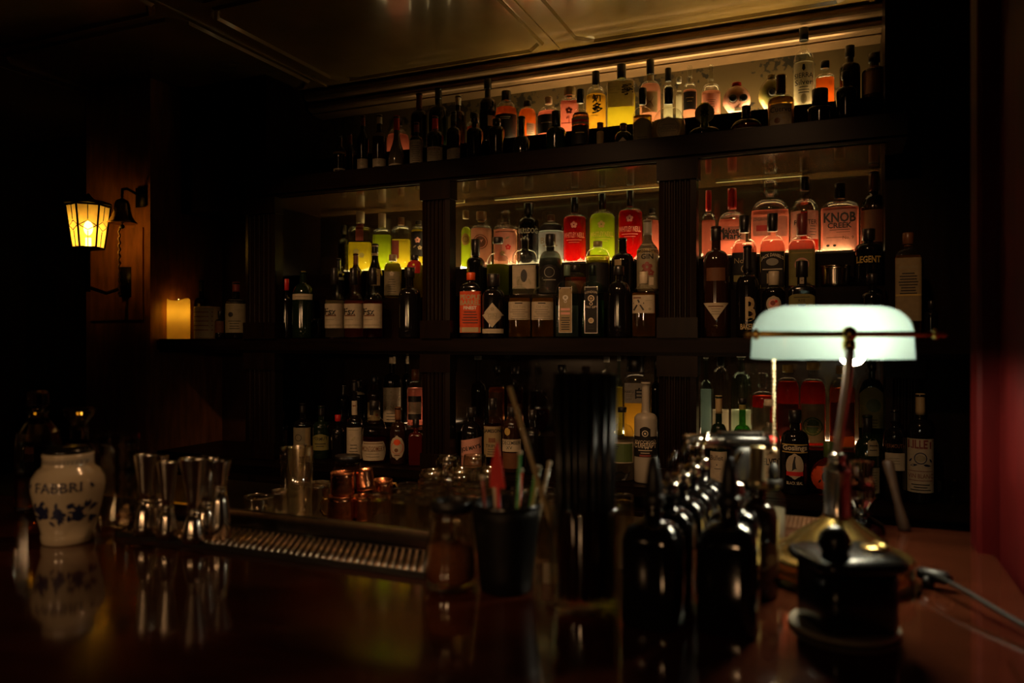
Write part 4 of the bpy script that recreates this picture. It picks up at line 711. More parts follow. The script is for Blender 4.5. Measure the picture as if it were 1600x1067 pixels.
# steel tumbler on the middle step
Y, zb = ROWS['M1']; X = xof(1305, Y); px = depth(1305, Y) / F
t = thing('shaker_tin', 'brushed steel shaker tin standing behind the lamp shade', 'shaker', (X, Y, zb + .0003))
H = zof(1305, 416, Y) - zb
mesh('cup', cup(21 * px, 22 * px, H, .0012, 32, .003), steel, t)
mesh('rim_band', lathe([(22 * px, H - .006), (22.7 * px, H - .004), (22.7 * px, H - .001), (22 * px, H + .0005)], 32, False, False), chrome, t)
# tumbler with a tea light beside the green bottle
Y, zb = ROWS['M0']; px = depth(495, Y) / F
t = thing('tumbler', 'small dark tumbler with glinting edge right of green bottle', 'glass', (xof(495, Y), Y, zb + .0003))
mesh('cup', cup(8.5 * px, 9.5 * px, zof(495, 498, Y) - zb, .002), shell('glass_smoke', GL['smoke']), t)
mesh('drink', cyl(7.2 * px, .006, .05), liquid('liquid_amber', LQ['amber']), t)
# left niche: pillar candle, striped box, labelled bottles
zn = EYE + .0125; Yn = 2.73
def nx(u): return xof(u, Yn)
pn = depth(300, Yn) / F
t = thing('led_candle', 'cream pillar candle glowing yellow at its top in the dark niche', 'candle', (nx(279), Yn, zn), 0)
H = zof(279, 468, Yn) - zn; R = 17 * pn
V, Fc = lathe([(R * .96, 0), (R, .003), (R, H * .3), (R, H * .55), (R, H * .8), (R, H - .006), (R * .93, H), (R * .8, H - .012), (R * .25, H - .02)], 32)
V = [(x, y, z + (.006 * sin(2.2 * math.atan2(y, x) + 1) if z > H * .9 else 0)) for x, y, z in V]
def wax():
    m = bpy.data.materials.new('thin_wax'); nt, N, L, out = nodes(m)
    tl = N.new('ShaderNodeBsdfTranslucent'); c, f = vary(nt, (.78, .56, .22), .05, 12); L.new(c, tl.inputs[0])
    df = N.new('ShaderNodeBsdfDiffuse'); df.inputs[0].default_value = (.62, .45, .26, 1)
    mx = N.new('ShaderNodeMixShader'); mx.inputs[0].default_value = .5; L.new(tl.outputs[0], mx.inputs[1]); L.new(df.outputs[0], mx.inputs[2]); L.new(mx.outputs[0], out.inputs[0]); return m
mesh('bulb', move(ball(.011), (0, 0, H * .66)), glow('candle_bulb', (1, .58, .06), 42), t)
mesh('wax', (V, Fc), wax(), t)
mesh('flame', lathe([(.001, 0), (.004, .006), (.0045, .011), (.001, .024)], 10), glow('flame_glow', (1, .6, .15), 6), t, (0, 0, H - .021))
P = [(1, 0), (1, 1)]
t = thing('striped_tin', 'pale tin with fine stripes standing right of the glowing candle', 'tin', (nx(319), Yn + .02, zn))
H2 = zof(319, 479, Yn) - zn; R2 = 19.5 * pn
Pt = [(R2, 0, 2, 1), (R2, H2, 2, 1)]
mesh('tin_body', lathe([(R2 - .002, 0), (R2, .001), (R2, H2 - .001), (R2 - .003, H2)], 32), foil('tan'), t)
put_label(Pt, t, 'label', 0, H2 / 2, R2 * .95, H2 * .46, 'rect', 'dr', [('l', -1, 1, .7 - i * .3, .04, 'br') for i in range(5)])
def niche_bottle(u, vt, hw, glass, label, cap, labels, kind='bord', dy=0):
    ROWS['N'] = (Yn, zn); bottle('liqueur_bottle', 'N', u, vt, hw, kind, glass, label, cap, labels, dy=dy)
niche_bottle(315, 438, 11, 'black', 'black bottle with glinting neck behind the striped tin', ('dk', 'foil', 455), [], dy=.16)
niche_bottle(344, 486, 8, 'black', 'small dark bottle between striped tin and drab labelled bottle', ('dk', 'screw', 496), [(502, 520, .8, 'rect', 'br', [])])
niche_bottle(369, 441, 16, 'black', 'bottle with drab paper label and dark red shoulders at right of niche', ('mr', 'foil', 456), [(469, 520, .97, 'rect', 'dr', [('d', -.35, .1, .25, 'dk'), FP(-.3, -.9, .7, .15), ('l', -.8, .8, .85, .03, 'dk')])])
# ---------------------------------------------------------------- wall lantern, ship's bell
YL = 2.36
xl = xof(138, YL); pl = depth(138, YL) / F
t = thing('sconce_lantern', 'lit lantern of leaded yellow glass on an iron bracket', 'lantern', (xl, YL, zof(138, 388, YL)), .35)
Hl = 66 * pl
iron = pbr('black_iron', (.012, .010, .008), .45, .6, .2, 20)
r0, r1 = 22 * pl, 31 * pl
def hexpt(r, k, z): a = pi / 6 + k * pi / 3; return (r * cos(a), r * sin(a), z)
fr_ = mesh('frame', join(*[tube([hexpt(r0, k, 0), hexpt(r1, k, Hl)], .004, 6) for k in range(6)], *[tube([hexpt(r, k, z), hexpt(r, k + 1, z)], .0045, 6) for r, z in ((r0, 0), (r1, Hl)) for k in range(6)],
    *[tube([hexpt(r0 + (r1 - r0) * a, k, Hl * a), tuple(Vector(hexpt(r0 + (r1 - r0) * a, k, Hl * a)).lerp(Vector(hexpt(r0 + (r1 - r0) * a, k + 1, Hl * a)), .5) + Vector((0, 0, s * Hl * .12))), hexpt(r0 + (r1 - r0) * a, k + 1, Hl * a)], .0018, 5) for k in range(6) for a, s in ((.52, -1), (.5, 1))],
    *[tube([tuple(Vector(hexpt(r0, k, 0)).lerp(Vector(hexpt(r0, k + 1, 0)), .5)), tuple(Vector(hexpt(r0 + (r1 - r0) * .38, k, Hl * .38)).lerp(Vector(hexpt(r0 + (r1 - r0) * .38, k + 1, Hl * .38)), .5))], .0018, 5) for k in range(6)],
    *[tube([tuple(Vector(hexpt(r1, k, Hl)).lerp(Vector(hexpt(r1, k + 1, Hl)), .5)), tuple(Vector(hexpt(r0 + (r1 - r0) * .64, k, Hl * .64)).lerp(Vector(hexpt(r0 + (r1 - r0) * .64, k + 1, Hl * .64)), .5))], .0018, 5) for k in range(6)]), iron, t)
def lantern_glass():
    m = bpy.data.materials.new('amber_pane'); nt, N, L, out = nodes(m)
    tr = N.new('ShaderNodeBsdfTransparent'); tl = N.new('ShaderNodeBsdfTranslucent'); c, f = vary(nt, (.8, .46, .09), .35, 14)
    L.new(c, tl.inputs[0]); tr.inputs[0].default_value = (.85, .6, .25, 1)
    mx = N.new('ShaderNodeMixShader'); mx.inputs[0].default_value = .6; L.new(tr.outputs[0], mx.inputs[1]); L.new(tl.outputs[0], mx.inputs[2]); L.new(mx.outputs[0], out.inputs[0]); return m
lg = lantern_glass()
for k in range(6):
    mesh('pane', ([hexpt(r0 * .98, k, 0), hexpt(r0 * .98, k + 1, 0), hexpt(r1 * .98, k + 1, Hl), hexpt(r1 * .98, k, Hl)], [(0, 1, 2, 3)]), lg, fr_, smooth=False)
mesh('roof', lathe([(r1 * 1.22, Hl + .003), (r1 * 1.2, Hl + .008), (r1 * .75, Hl + .022), (r1 * .3, Hl + .03), (.012, Hl + .045), (.004, Hl + .055)], 6), iron, t, smooth=False)
mesh('bulb', join(ball(.019, (0, 0, Hl * .48), sz=1.7), cyl(.012, Hl * .0 + .002, Hl * .25)), glow('lantern_bulb', (1, .66, .2), 40), t)
mesh('bracket', join(lathe([(.010, -.012), (r0 * .9, -.003), (r0, 0)], 6), tube([(0, 0, -.01), (.0, 0, -.19)], .009), tube([(0, 0, -.17), (.02, .1, -.19), (.03, .17, -.17), (.05, .236, -.13)], .008), box(.01, .09, .222, .2275, -.2, -.06)), iron, t)
YB = 2.44
t = thing('bell', 'dark brass ship bell with twisted rope hanging before the wood panel', 'bell', (xof(191, YB), YB, zof(191, 349, YB)))
pb = depth(191, YB) / F
mesh('bell_body', lathe([(21 * pb, 0), (22 * pb, .002), (19 * pb, .012), (15 * pb, .03), (12.5 * pb, .055), (11 * pb, .085), (9 * pb, .1), (4 * pb, .108), (.004, .112), (.006, .118), (.006, .128), (.002, .134)], 28), pbr('dark_brass', (.35, .20, .07), .25, 1, .2, 20), t)
mesh('clapper', join(tube([(0, 0, .05), (0, 0, -.012)], .003), ball(.010, (0, 0, -.014))), iron, t)
rope = [(-.018 + .0035 * cos(k * 1.3), .0035 * sin(k * 1.3), -.018 - k * .0063) for k in range(46)]
mesh('rope', join(tube([(0, 0, -.014), (-.012, 0, -.016), (-.018, 0, -.018)], .004), tube(rope, .0045, 6), ball(.008, (-.018, 0, -.31))), pbr('hemp_rope', (.42, .26, .14), .8, 0, .25, 90), t)
mesh('bracket', join(tube([(0, 0, .13), (0, 0, .15), (-.03, .05, .165), (-.06, .135, .155)], .006), box(-.09, -.03, .1475, .1515, .10, .19)), iron, t)
# ================================================================ the bar and the work counter behind it
t = thing('bar_counter', 'long glossy lacquered wooden bar counter running across the foreground', 'bar', (-1.5, .65, 0))
def barp(nm, g, m, sm=False): return mesh(nm, move(g, (1.5, -.65, 0)), m, t, smooth=sm)
L_ = [(-4.2, .2), (.227, .2), (.227, 1.55), (-.25, 1.55), (-.25, 1.10), (-4.2, 1.10)]
V = [(x, y, z) for z in (BAR - .045, BAR) for x, y in L_]
barp('bar_top', (V, [(i, (i + 1) % 6, 6 + (i + 1) % 6, 6 + i) for i in range(6)] + [(5, 4, 3, 2, 1, 0), (6, 7, 8, 9, 10, 11)]), barw)
barp('bar_front', join(box(-4.2, .22, .32, .36, 0, BAR - .0455), *[box(-4.1 + i * .72, -3.5 + i * .72, .308, .32, .2, .95) for i in range(6)]), mahog_v)
barp('bar_end', box(-.24, .22, 1.50, 1.54, 0, BAR - .0455), mahog_v)
WZ = EYE - .47
t = thing('work_counter', 'dark steel work counter behind the bar crowded with glassware', 'counter', (-1.5, 1.56, 0))
mesh('counter_top', box(-1.2, 1.22, -.44, .46, WZ - .03, WZ), pbr('dull_steel', (.16, .13, .10), .32, 1, .2, 15), t, smooth=False)
mesh('counter_base', box(-1.2, 1.22, -.40, .42, 0, WZ - .0305), blackp, t, smooth=False)
# ribbed drip tray with slanting bars
TX0, TX1, TY0, TY1 = -1.142, -.528, .943, 1.045
t = thing('drip_tray', 'long ribbed steel drip tray along the inner edge of the bar', 'tray', ((TX0 + TX1) / 2, (TY0 + TY1) / 2, BAR + .0003))
w, d = (TX1 - TX0) / 2, (TY1 - TY0) / 2
mesh('tray_pan', join(box(-w, w, -d, d, 0, .003), box(-w, w, -d, -d + .004, .003, .009), box(-w, w, d - .004, d, .003, .009), box(-w, -w + .004, -d, d, .003, .009), box(w - .004, w, -d, d, .003, .009)), blackp, t, smooth=False)
rb = []; x = -w + .012
while x < w + .045:
    a, b = (x, -d + .005), (x - .509 * (2 * d - .01), d - .005)
    def at_x(lim): k = (lim - a[0]) / (b[0] - a[0]); return (lim, a[1] + (b[1] - a[1]) * k)
    if a[0] > w - .005: a2 = at_x(w - .005)
    else: a2 = a
    b2 = at_x(-w + .005) if b[0] < -w + .005 else b
    if a2[1] < b2[1] - .004: rb.append(tube([(a2[0], a2[1], .0065), (b2[0], b2[1], .0065)], .0036, 8))
    x += .0122
mesh('tray_rib', join(*rb), pbr('warm_steel', (.62, .45, .32), .32, 1, .05, 30), t)
t = thing('steel_rail', 'low brushed steel upstand along the back edge of the bar', 'rail', (-1.0, 1.088, BAR + .0003))
mesh('rail_face', join(box(-.42, .40, -.004, 0, 0, .028, .0008), box(-.42, .40, -.012, 0, .028, .030)), steel, t, smooth=False)
mesh('rail_bracket', join(*[box(x, x + .02, .0003, .008, 0, .026) for x in (-.35, 0, .33)]), chrome, t, smooth=False)
# ---------------------------------------------------------------- ceramic jar, decanters, mixing glass at the far end
def G(u, Z): v = 533.5 + (EYE - BAR) * F / Z; x, y, _ = onbar(u, v); return x, y
x, y = G(107, 1.285)
t = thing('ceramic_jar', 'white ceramic jar with dark blue leaves and lettering at far end of bar', 'jar', (x, y, BAR + .0003), .62)
P = [(.038, 0, 2, 1), (.040, .003, 2, 1), (.041, .014, 2, 1), (.0395, .017, 2, 1), (.044, .035, 2, 1), (.050, .06, 2, 1), (.055, .085, 2, 1), (.056, .098, 2, 1), (.054, .108, 2, 1), (.047, .120, 2, 1), (.040, .126, 2, 1), (.0385, .130, 2, 1), (.0385, .142, 2, 1), (.0395, .145, 2, 1), (.0385, .148, 2, 1)]
mesh('jar_body', lathe(P, 40), pbr('cream_glaze', (.62, .52, .36), .16, 0, .06, 14, coat=.6), t)
put_label(P, t, 'painted_band', 0, .098, .048, .010, 'rect', None, [('t', 'FABBRI', 0, 0, .8, 'bl'), ('v', -.96, .1, .1, 1, 'bl'), ('v', .96, .1, .1, 2, 'bl')])
random.seed(11)
els = []
for i in range(7):
    cx = -.85 + i * .28; cz = .2 * sin(i * 2.1)
    for k in range(7): a = random.uniform(0, 6.28); els.append(('v', cx + .14 * cos(a), cz + .5 * sin(a), .13, a + random.uniform(-.5, .5), 'bl'))
    if i % 2: els.append(('o', cx, cz, .15, .34, 'bl'))
put_label(P, t, 'painted_leaves', 0, .055, .048, .028, 'rect', None, els)
put_label(P, t, 'painted_ring', 0, .136, .038, .005, 'rect', None, [('l', -.98, .98, .5, .1, 'bl')] + [('v', -.9 + .15 * i, -.2, .07, .5, 'bl') for i in range(13)])
mesh('lid', lathe([(.036, .1482), (.037, .152), (.030, .158), (.008, .160)], 32), blackg, t)
x, y = G(124, 1.46)
t = thing('cut_glass_bottle', 'dark cut glass bottle with flared stopper behind the ceramic jar', 'bottle', (x, y, BAR + .0003))
def faceted(pr, n=10): V, Fc = lathe(pr, n); return V, Fc
mesh('glass_body', faceted([(.036, 0), (.038, .01), (.038, .10), (.034, .125), (.018, .145), (.016, .168), (.020, .172)], 10), cut_glass('cut_smoke', (.5, .44, .36)), t, smooth=False)
mesh('stopper', faceted([(.012, .1722), (.014, .178), (.026, .196), (.029, .205), (.024, .210)], 10), cut_glass('cut_smoke', (.5, .44, .36)), t, smooth=False)
x, y = G(60, 1.52)
t = thing('decanter', 'tall clear cut glass decanter with square stopper at far left of bar', 'decanter', (x, y, BAR + .0003))
mesh('glass_body', faceted([(.038, 0), (.041, .006), (.041, .13), (.037, .155), (.020, .178), (.016, .19), (.021, .196)], 12), cut_glass('cut_clear', (.9, .86, .78)), t, smooth=False)
mesh('stopper', faceted([(.011, .1962), (.013, .202), (.020, .209), (.020, .232), (.014, .238)], 8), cut_glass('cut_clear', (.9, .86, .78)), t, smooth=False)
mesh('drink', lathe([(.034, .012), (.0365, .016), (.0365, .07)], 12), liquid('liquid_amber', LQ['amber']), t)
x, y = G(183, 1.375)
t = thing('mixing_glass', 'clear diamond cut mixing glass between ceramic jar and steel jiggers', 'glass', (x, y, BAR + .0003))
V, Fc = [], []; n, m = 24, 12
for k in range(m + 1):
    for i in range(n):
        a = 2 * pi * (i + (k % 2) * .5) / n; r = (.033 + .004 * k / m) * (1.0 if (k % 2) else .975)
        V.append((r * cos(a), r * sin(a), .168 * k / m))
for k in range(m):
    for i in range(n):
        j = (i + 1) % n
        if k % 2 == 0: Fc += [(k * n + i, k * n + j, (k + 1) * n + i), (k * n + j, (k + 1) * n + j, (k + 1) * n + i)]
        else: Fc += [(k * n + i, k * n + j, (k + 1) * n + j), (k * n + i, (k + 1) * n + j, (k + 1) * n + i)]
inner = [(.0348, .168), (.031, .02), (.001, .018)]
k0 = len(V); V2, F2 = lathe(inner, n, False, False)
mesh('glass_body', join((V, Fc + [tuple(range(n - 1, -1, -1))]), V2 and (V2, F2)), shell('glass_cut', (.86, .82, .74), .02, 2.2), t, smooth=False)
# ---------------------------------------------------------------- steel jiggers
def jigger(u, v, vt, waist, rt, rbm, label):
    x, y, Z = onbar(u, v, BAR + .0105); H = (v - vt) * Z / F; w = .0085
    t = thing('jigger', label, 'jigger', (x, y, BAR + .0106), random.uniform(0, 6), 'steel jiggers on the drip tray')
    zw = H * waist
    mesh('lower_cup', lathe([(rbm - .0012, 0), (rbm, .001), (rbm * .8 + w * .2, zw * .35), (rbm * .45 + w * .55, zw * .72), (w, zw - .001)] , 28), steel, t)
    mesh('upper_cup', lathe([(w, zw + .001)] + [(w + (rt - w) * (q ** 1.15), zw + (H - zw) * q) for q in (.2, .4, .6, .8, .99)] + [(rt, H), (rt - .001, H)] + [(max(.002, w + (rt - w) * (q ** 1.15) - .0012), zw + (H - zw) * q) for q in (.95, .7, .4, .1)], 28), steel, t)
    mesh('waist_ring', lathe([(w, zw - .003), (w + .0022, zw - .0015), (w + .0022, zw + .0015), (w, zw + .003)], 24, False, False), chrome, t)
jigger(227, 836, 710, .42, .0185, .020, 'steel jigger at the far left of the row, next to the mixing glass')
jigger(262, 842, 721, .40, .0175, .0165, 'short steel jigger second in the row with narrow waist')
jigger(303, 847, 716, .36, .0235, .019, 'widest steel jigger with low waist in the middle of the row')
jigger(322, 832, 714, .38, .0205, .018, 'steel jigger half hidden behind the widest jigger')
jigger(344, 840, 719, .64, .0185, .018, 'steel jigger with high waist at right end of the row')
jigger(247, 829, 712, .40, .0175, .0165, 'steel jigger at the back between the two leftmost jiggers')
# ---------------------------------------------------------------- glasses and mugs on the work counter
def W(u, v): x, y, _ = onbar(u, v, WZ); return x, y
def at(name, label, cat, xy, z, group=None, rz=0): return thing(name, label, cat, (xy[0], xy[1], z + .0003), rz, group)
hi = shell('glass_highball', (.95, .92, .82), .09, 5.0)
k = 0
for r_ in range(4):
    for c_ in range(9):
        x, yy = -.955 + c_ * .0615 + (r_ % 2) * .02 + random.uniform(-.003, .003), 1.475 + r_ * .066
        g = at('highball_glass', 'tall clear highball glass upside down in the close packed rows behind the drip tray', 'glass', (x, yy), WZ, 'highball glasses packed on the work counter', random.uniform(0, 6))
        if k == 0:
            go = mesh('glass_body', lathe([(.0272, 0), (.0278, .002), (.0270, .05), (.0255, .118), (.0245, .126), (.001, .127), (.001, .114), (.0225, .112), (.0245, .05), (.0262, .0)], 12, False, False), hi, g, smooth=False); k = 1
        else:
            c = go.copy(); COL.objects.link(c); c.parent = g
cop = pbr('hammered_copper', (.62, .24, .12), .24, 1, .25, 60, bump=.35)
def mug(xy, z, r, h, label, rz, tilt=None):
    t = at('copper_mug', label, 'mug', xy, z, 'copper mugs on the work counter', rz)
    if tilt: t.rotation_euler = (tilt[0], tilt[1], rz)
    mesh('mug_body', lathe([(r * .88, 0), (r * .96, .003), (r, .01), (r * 1.0, h * .4), (r * .96, h * .8), (r * .98, h), (r * .93, h), (r * .93, h * .4), (r * .8, .006)], 30), cop, t)
    mesh('handle', tube([(r * .96, 0, h * .82), (r * 1.35, 0, h * .84), (r * 1.62, 0, h * .66), (r * 1.6, 0, h * .42), (r * 1.3, 0, h * .25), (r * .98, 0, h * .24)], .0035, 8), brass, t)
mug(W(532, 816), WZ, .034, .070, 'hammered copper mug standing in front at the left', 3.4)
mug(W(566, 812), WZ, .029, .064, 'smaller copper mug right of the front mug', .5)
mx_, my_ = W(532, 816)
mug((mx_ + .004, my_ + .003), WZ + .0705, .031, .060, 'dark copper mug stacked on the front mug', 2.3)
ex, ey = W(566, 812)
mug((ex + .012, ey), WZ + .0765, .025, .058, 'tilted copper mug resting on the smaller mug', 2.6, (0, .30))
bx, by = W(597, 800)
mug((bx, by), WZ, .030, .09, 'copper mug standing further back beside the highball glasses', 1.0)
t = at('label_jar', 'dark jar with large cream label behind the copper mugs', 'jar', W(543, 788), WZ)
P = [(.040, 0, 2, 1), (.043, .004, 2, 1), (.043, .10, 2, 1), (.036, .112, 2, 1), (.034, .125, 2, 1)]
mesh('glass_body', lathe(P, 28), dark_glass('brown'), t)
mesh('lid', cyl(.036, .1253, .142), foil('dk'), t)
put_label(P, t, 'label', 0, .075, .040, .024, 'rect', 'cr', [('r', -.1, -.2, .3, .08, 'br'), ('l', -.7, .7, .7, .05, 'br')])
t = at('beaker_glass', 'tall clear beaker holding a bar spoon left of copper mugs', 'glass', W(468, 810), WZ)
mesh('glass_body', lathe([(.030, 0), (.033, .002), (.035, .19), (.0335, .19), (.0315, .008), (.001, .007)], 28, True, False), hi, t)
t = at('bar_spoon', 'thin steel bar spoon standing upright in the tall beaker', 'spoon', (W(468, 810)[0] + .012, W(468, 810)[1]), WZ + .0085)
mesh('handle', join(tube([(0, 0, .0), (.004, 0, .10), (.007, 0, .185)], .0018, 6), ball(.004, (.007, 0, .187))), chrome, t)
mesh('bowl', move(ball(.007, sz=1.6), (0, 0, .011)), chrome, t)
for u_, v_, r_, h_, lab in ((438, 806, .024, .07, 'small clear cut tumbler left of the tall beaker'), (405, 800, .042, .045, 'low wide glass bowl behind the steel rail'), (500, 812, .026, .10, 'clear tumbler between tall beaker and copper mugs'), (452, 776, .028, .15, 'tall clear glass standing behind the tall beaker')):
    t = at('tumbler', lab, 'glass', W(u_, v_), WZ); mesh('glass_body', cup(r_ * .9, r_, h_, .002, 20), hi, t)
for i, (u_, v_) in enumerate(((676, 800), (720, 797), (764, 795), (700, 770), (742, 768))):
    t = at('balloon_glass', 'clear stemless glass in the row seen above the sugar jar', 'glass', W(u_, v_), WZ, 'stemless glasses beyond the sugar jar')
    if i == 0: g0 = mesh('glass_body', lathe([(.018, 0), (.026, .006), (.037, .035), (.040, .06), (.037, .095), (.034, .115), (.0328, .115), (.036, .09), (.038, .06), (.033, .03), (.001, .012)], 24, True, False), hi, t)
    else: c = g0.copy(); COL.objects.link(c); c.parent = t
# ---------------------------------------------------------------- sugar jar with spoon
x, y = G(705, 1.045)
t = thing('sugar_jar', 'ribbed clear glass jar half full of brown sugar with a black ring lid', 'jar', (x, y, BAR + .0003))
def ribbed(pr, n=48, amp=.03):
    V, Fc = lathe(pr, n); return [(p[0] * (1 + amp * (i % 2)), p[1] * (1 + amp * (i % 2)), p[2]) for i, p in enumerate(V)], Fc
mesh('glass_body', ribbed([(.028, 0), (.034, .003), (.0355, .012), (.034, .035), (.030, .07), (.0262, .095), (.0258, .104), (.0245, .104), (.0285, .07), (.0325, .035), (.033, .012), (.001, .008)]), shell('glass_ribbed', (.94, .88, .76), .1, 4.0), t)
mesh('sugar', lathe([(.028, .010), (.0315, .014), (.0318, .035), (.0295, .056), (.015, .060), (.001, .061)], 28), pbr('brown_sugar', (.34, .15, .09), .9, 0, .3, 220, bump=.6), t)
mesh('lid_ring', lathe([(.0245, .1043), (.0285, .1045), (.0285, .117), (.026, .119), (.0215, .119), (.0215, .1045)], 32, False, False), blackp, t)
t = thing('sugar_spoon', 'small steel spoon standing in the brown sugar', 'spoon', (x + .002, y, BAR + .058), 0)
mesh('handle', tube([(0, 0, .004), (-.003, 0, .05), (-.006, 0, .085), (-.012, 0, .100)], .0022, 8, .0032), chrome, t)
mesh('bowl', move(ball(.008, sz=.5), (0, 0, .0055)), chrome, t)
# ---------------------------------------------------------------- black cup of stirrers
x, y = G(791, 1.035)
t = thing('straw_cup', 'black tapered cup holding coloured stirrers beside the sugar jar', 'cup', (x, y, BAR + .0003))
mesh('cup_body', cup(.035, .0475, .118, .002, 32, .004), pbr('matt_black', (.004, .0036, .003), .5, 0, .1, 20, spec=.2), t)
mesh('rim_band', lathe([(.0475, .112), (.0482, .113), (.0482, .117), (.0475, .118)], 32, False, False), blackg, t)
sticks = [(.000, -.010, -.006, -.02, .175, 'rd', 'red paddle stirrer standing tallest in the black cup', 'paddle'), (.008, .005, .016, .01, .178, 'gnb', 'green striped straw at the middle of the black cup', 's'), (.018, .004, .040, .008, .160, 'gnb', 'green straw leaning toward the right rim of the cup', 's'), (.020, -.006, .050, -.006, .162, 'ol', 'olive straw at the right rim of the cup', 's'),
          (.022, .010, .058, .012, .166, 'cr', 'cream tipped straw leaning furthest right in the cup', 's'), (-.012, .004, -.024, .012, .150, 'cr', 'pale wooden pick at the left rim of the cup', 's'), (-.018, -.004, -.036, .0, .142, 'mr', 'dark red straw leaning left in the cup', 's'), (.004, .016, .010, .03, .150, 'or_', 'orange straw at the back of the cup', 's')]
C['gnb'] = (.05, .25, .06)
for bx, by, tx, ty, h, ck, lab, kd in sticks:
    s = thing('stirrer', lab, 'stirrer', (x + bx, y + by, BAR + .0062), 0, 'coloured stirrers in the black cup')
    dx, dy = tx - bx, ty - by
    if kd == 's':
        mesh('stick', tube([(0, 0, 0), (dx, dy, h)], .0026, 8), foil(ck), s)
        mesh('tip', xform(ball(.0036), Matrix.Translation((dx, dy, h))), foil('cr' if ck != 'rd' else 'rd'), s)
    else:
        mesh('stick', tube([(0, 0, 0), (dx * .8, dy * .8, h * .8)], .0028, 8), foil(ck), s)
        g = [(-.011, -.028), (-.009, .0), (-.004, .022), (0, .034), (.003, .020), (.007, -.002), (.0115, -.028)]
        V = [(p[0] + dx * .8, dy * .8 + yy, h * .8 + .022 + p[1]) for yy in (-.0015, .0015) for p in g]
        mesh('paddle', (V, [tuple(range(7)), tuple(range(13, 6, -1))] + [(i, 7 + i, 7 + (i + 1) % 7, (i + 1) % 7) for i in range(7)]), foil(ck), s, smooth=False)
# ---------------------------------------------------------------- tall glass packed with black straws
x, y = G(913, .972)
t = thing('straw_glass', 'tall thick clear glass packed with long black straws', 'glass', (x, y, BAR + .0003))
mesh('glass_body', lathe([(.040, 0), (.0435, .003), (.0445, .012), (.0455, .120), (.0455, .128), (.0435, .128), (.0428, .016), (.001, .014)], 36, True, False), shell('glass_thick', (.88, .84, .72), .03, 2.2), t)
pts = []
while len(pts) < 46:
    a, r = random.uniform(0, 2 * pi), .0345 * sqrt(random.random()); p = (r * cos(a), r * sin(a))
    if all((p[0] - q[0]) ** 2 + (p[1] - q[1]) ** 2 > .0067 ** 2 for q in pts): pts.append(p)
blk = pbr('black_straw', (.006, .0055, .005), .3, 0, .1, 20)
sg = None
for px_, py_ in pts:
    s = thing('drinking_straw', 'long black drinking straw among the bundle in the tall glass', 'straw', (x + px_, y + py_, BAR + .0145 + random.uniform(0, .003)), 0, 'black straws in the tall glass')
    s.rotation_euler = (-py_ * .55, px_ * .55, 0)
    if sg is None: sg = mesh('tube', lathe([(.0030, 0), (.0030, .278), (.0023, .278), (.0023, .27), (.001, .27)], 9), blk, s)
    else: c = sg.copy(); COL.objects.link(c); c.parent = s
s = thing('drinking_straw', 'single pale straw leaning out to the left of the black straws', 'straw', (x - .02, y - .005, BAR + .030), 0)
s.rotation_euler = (0, -.30, .2)
mesh('tube', lathe([(.0032, 0), (.0032, .165), (.0032, .258), (.0024, .258), (.0024, .25)], 10), foil('tan'), s)
t = thing('price_card', 'small folded cream card between black cup and tall straw glass', 'card', (-.362, 1.004, BAR + .0003), .35)
mesh('card', ([(-.016, -.008, 0), (.016, -.008, 0), (.016, 0, .026), (-.016, 0, .026), (-.016, .008, 0), (.016, .008, 0), (-.016, -.0072, 0), (.016, -.0072, 0), (.016, 0, .0252), (-.016, 0, .0252), (-.016, .0072, 0), (.016, .0072, 0)], [(0, 1, 2, 3), (3, 2, 5, 4), (7, 6, 9, 8), (8, 9, 10, 11), (0, 6, 7, 1), (4, 5, 11, 10)]), paper('cr'), t, smooth=False)
x, y = G(846, 1.135)
t = thing('cut_tumbler', 'small cut glass tumbler behind the black cup', 'glass', (x, y, BAR + .0003))
mesh('glass_body', ribbed([(.017, 0), (.019, .003), (.021, .03), (.0225, .08), (.0205, .08), (.0185, .03), (.001, .012)], 20, .06), shell('glass_cut', (.86, .82, .74), .02, 2.2), t, smooth=False)
# ---------------------------------------------------------------- black bitters bottles with pourers
def bitters(xy, r, hb, hs, hn, label, glass='black', top='spout', e=4.5, rz=0.0, lab=None):
    t = thing('bitters_bottle', label, 'bottle', (xy[0], xy[1], BAR + .0003), rz, 'bitters bottles clustered on the bar')
    P = [(r * .9, 0, e, 1), (r, .004, e, 1), (r, hb * .5, e, 1), (r, hb, e, 1)]
    for k in range(1, 6): a = k / 5 * pi / 2; q = k / 5; P.append((.011 + (r - .011) * cos(a), hb + (hs - hb) * sin(a), e + (2 - e) * q, 1))
    P += [(.0105, (hs + hn) / 2, 2, 1), (.0105, hn, 2, 1)]
    mesh('glass_body', lathe(P, 40), dark_glass(glass), t)
    if top == 'spout':
        mesh('collar', lathe([(.0125, hn - .010), (.0135, hn - .008), (.0135, hn - .003), (.0125, hn - .001), (.0125, hn + .001), (.0132, hn + .003), (.012, hn + .006), (.005, hn + .008)], 20), chrome, t)
        mesh('spout', tube([(0, 0, hn + .005), (0, 0, hn + .018), (.003, 0, hn + .034), (.010, 0, hn + .047)], .0048, 10, .0028), chrome, t)
    elif top == 'black':
        mesh('collar', cyl(.013, hn - .008, hn + .004), blackp, t)
        mesh('spout', lathe([(.010, hn + .004), (.0105, hn + .012), (.008, hn + .030), (.005, hn + .046), (.002, hn + .050)], 18), blackp, t)
    elif top == 'gold':
        mesh('cap', lathe([(.0125, hn - .008), (.0125, hn + .002), (.0095, hn + .004), (.0095, hn + .044), (.008, hn + .046)], 20), pbr('pale_gold', (.72, .60, .33), .3, .9, .08, 30), t)
    if lab: put_label(P, t, 'label', lab[0], lab[1], lab[2], lab[3], lab[4], lab[5], lab[6])
cx, cy = G(1021, .912)
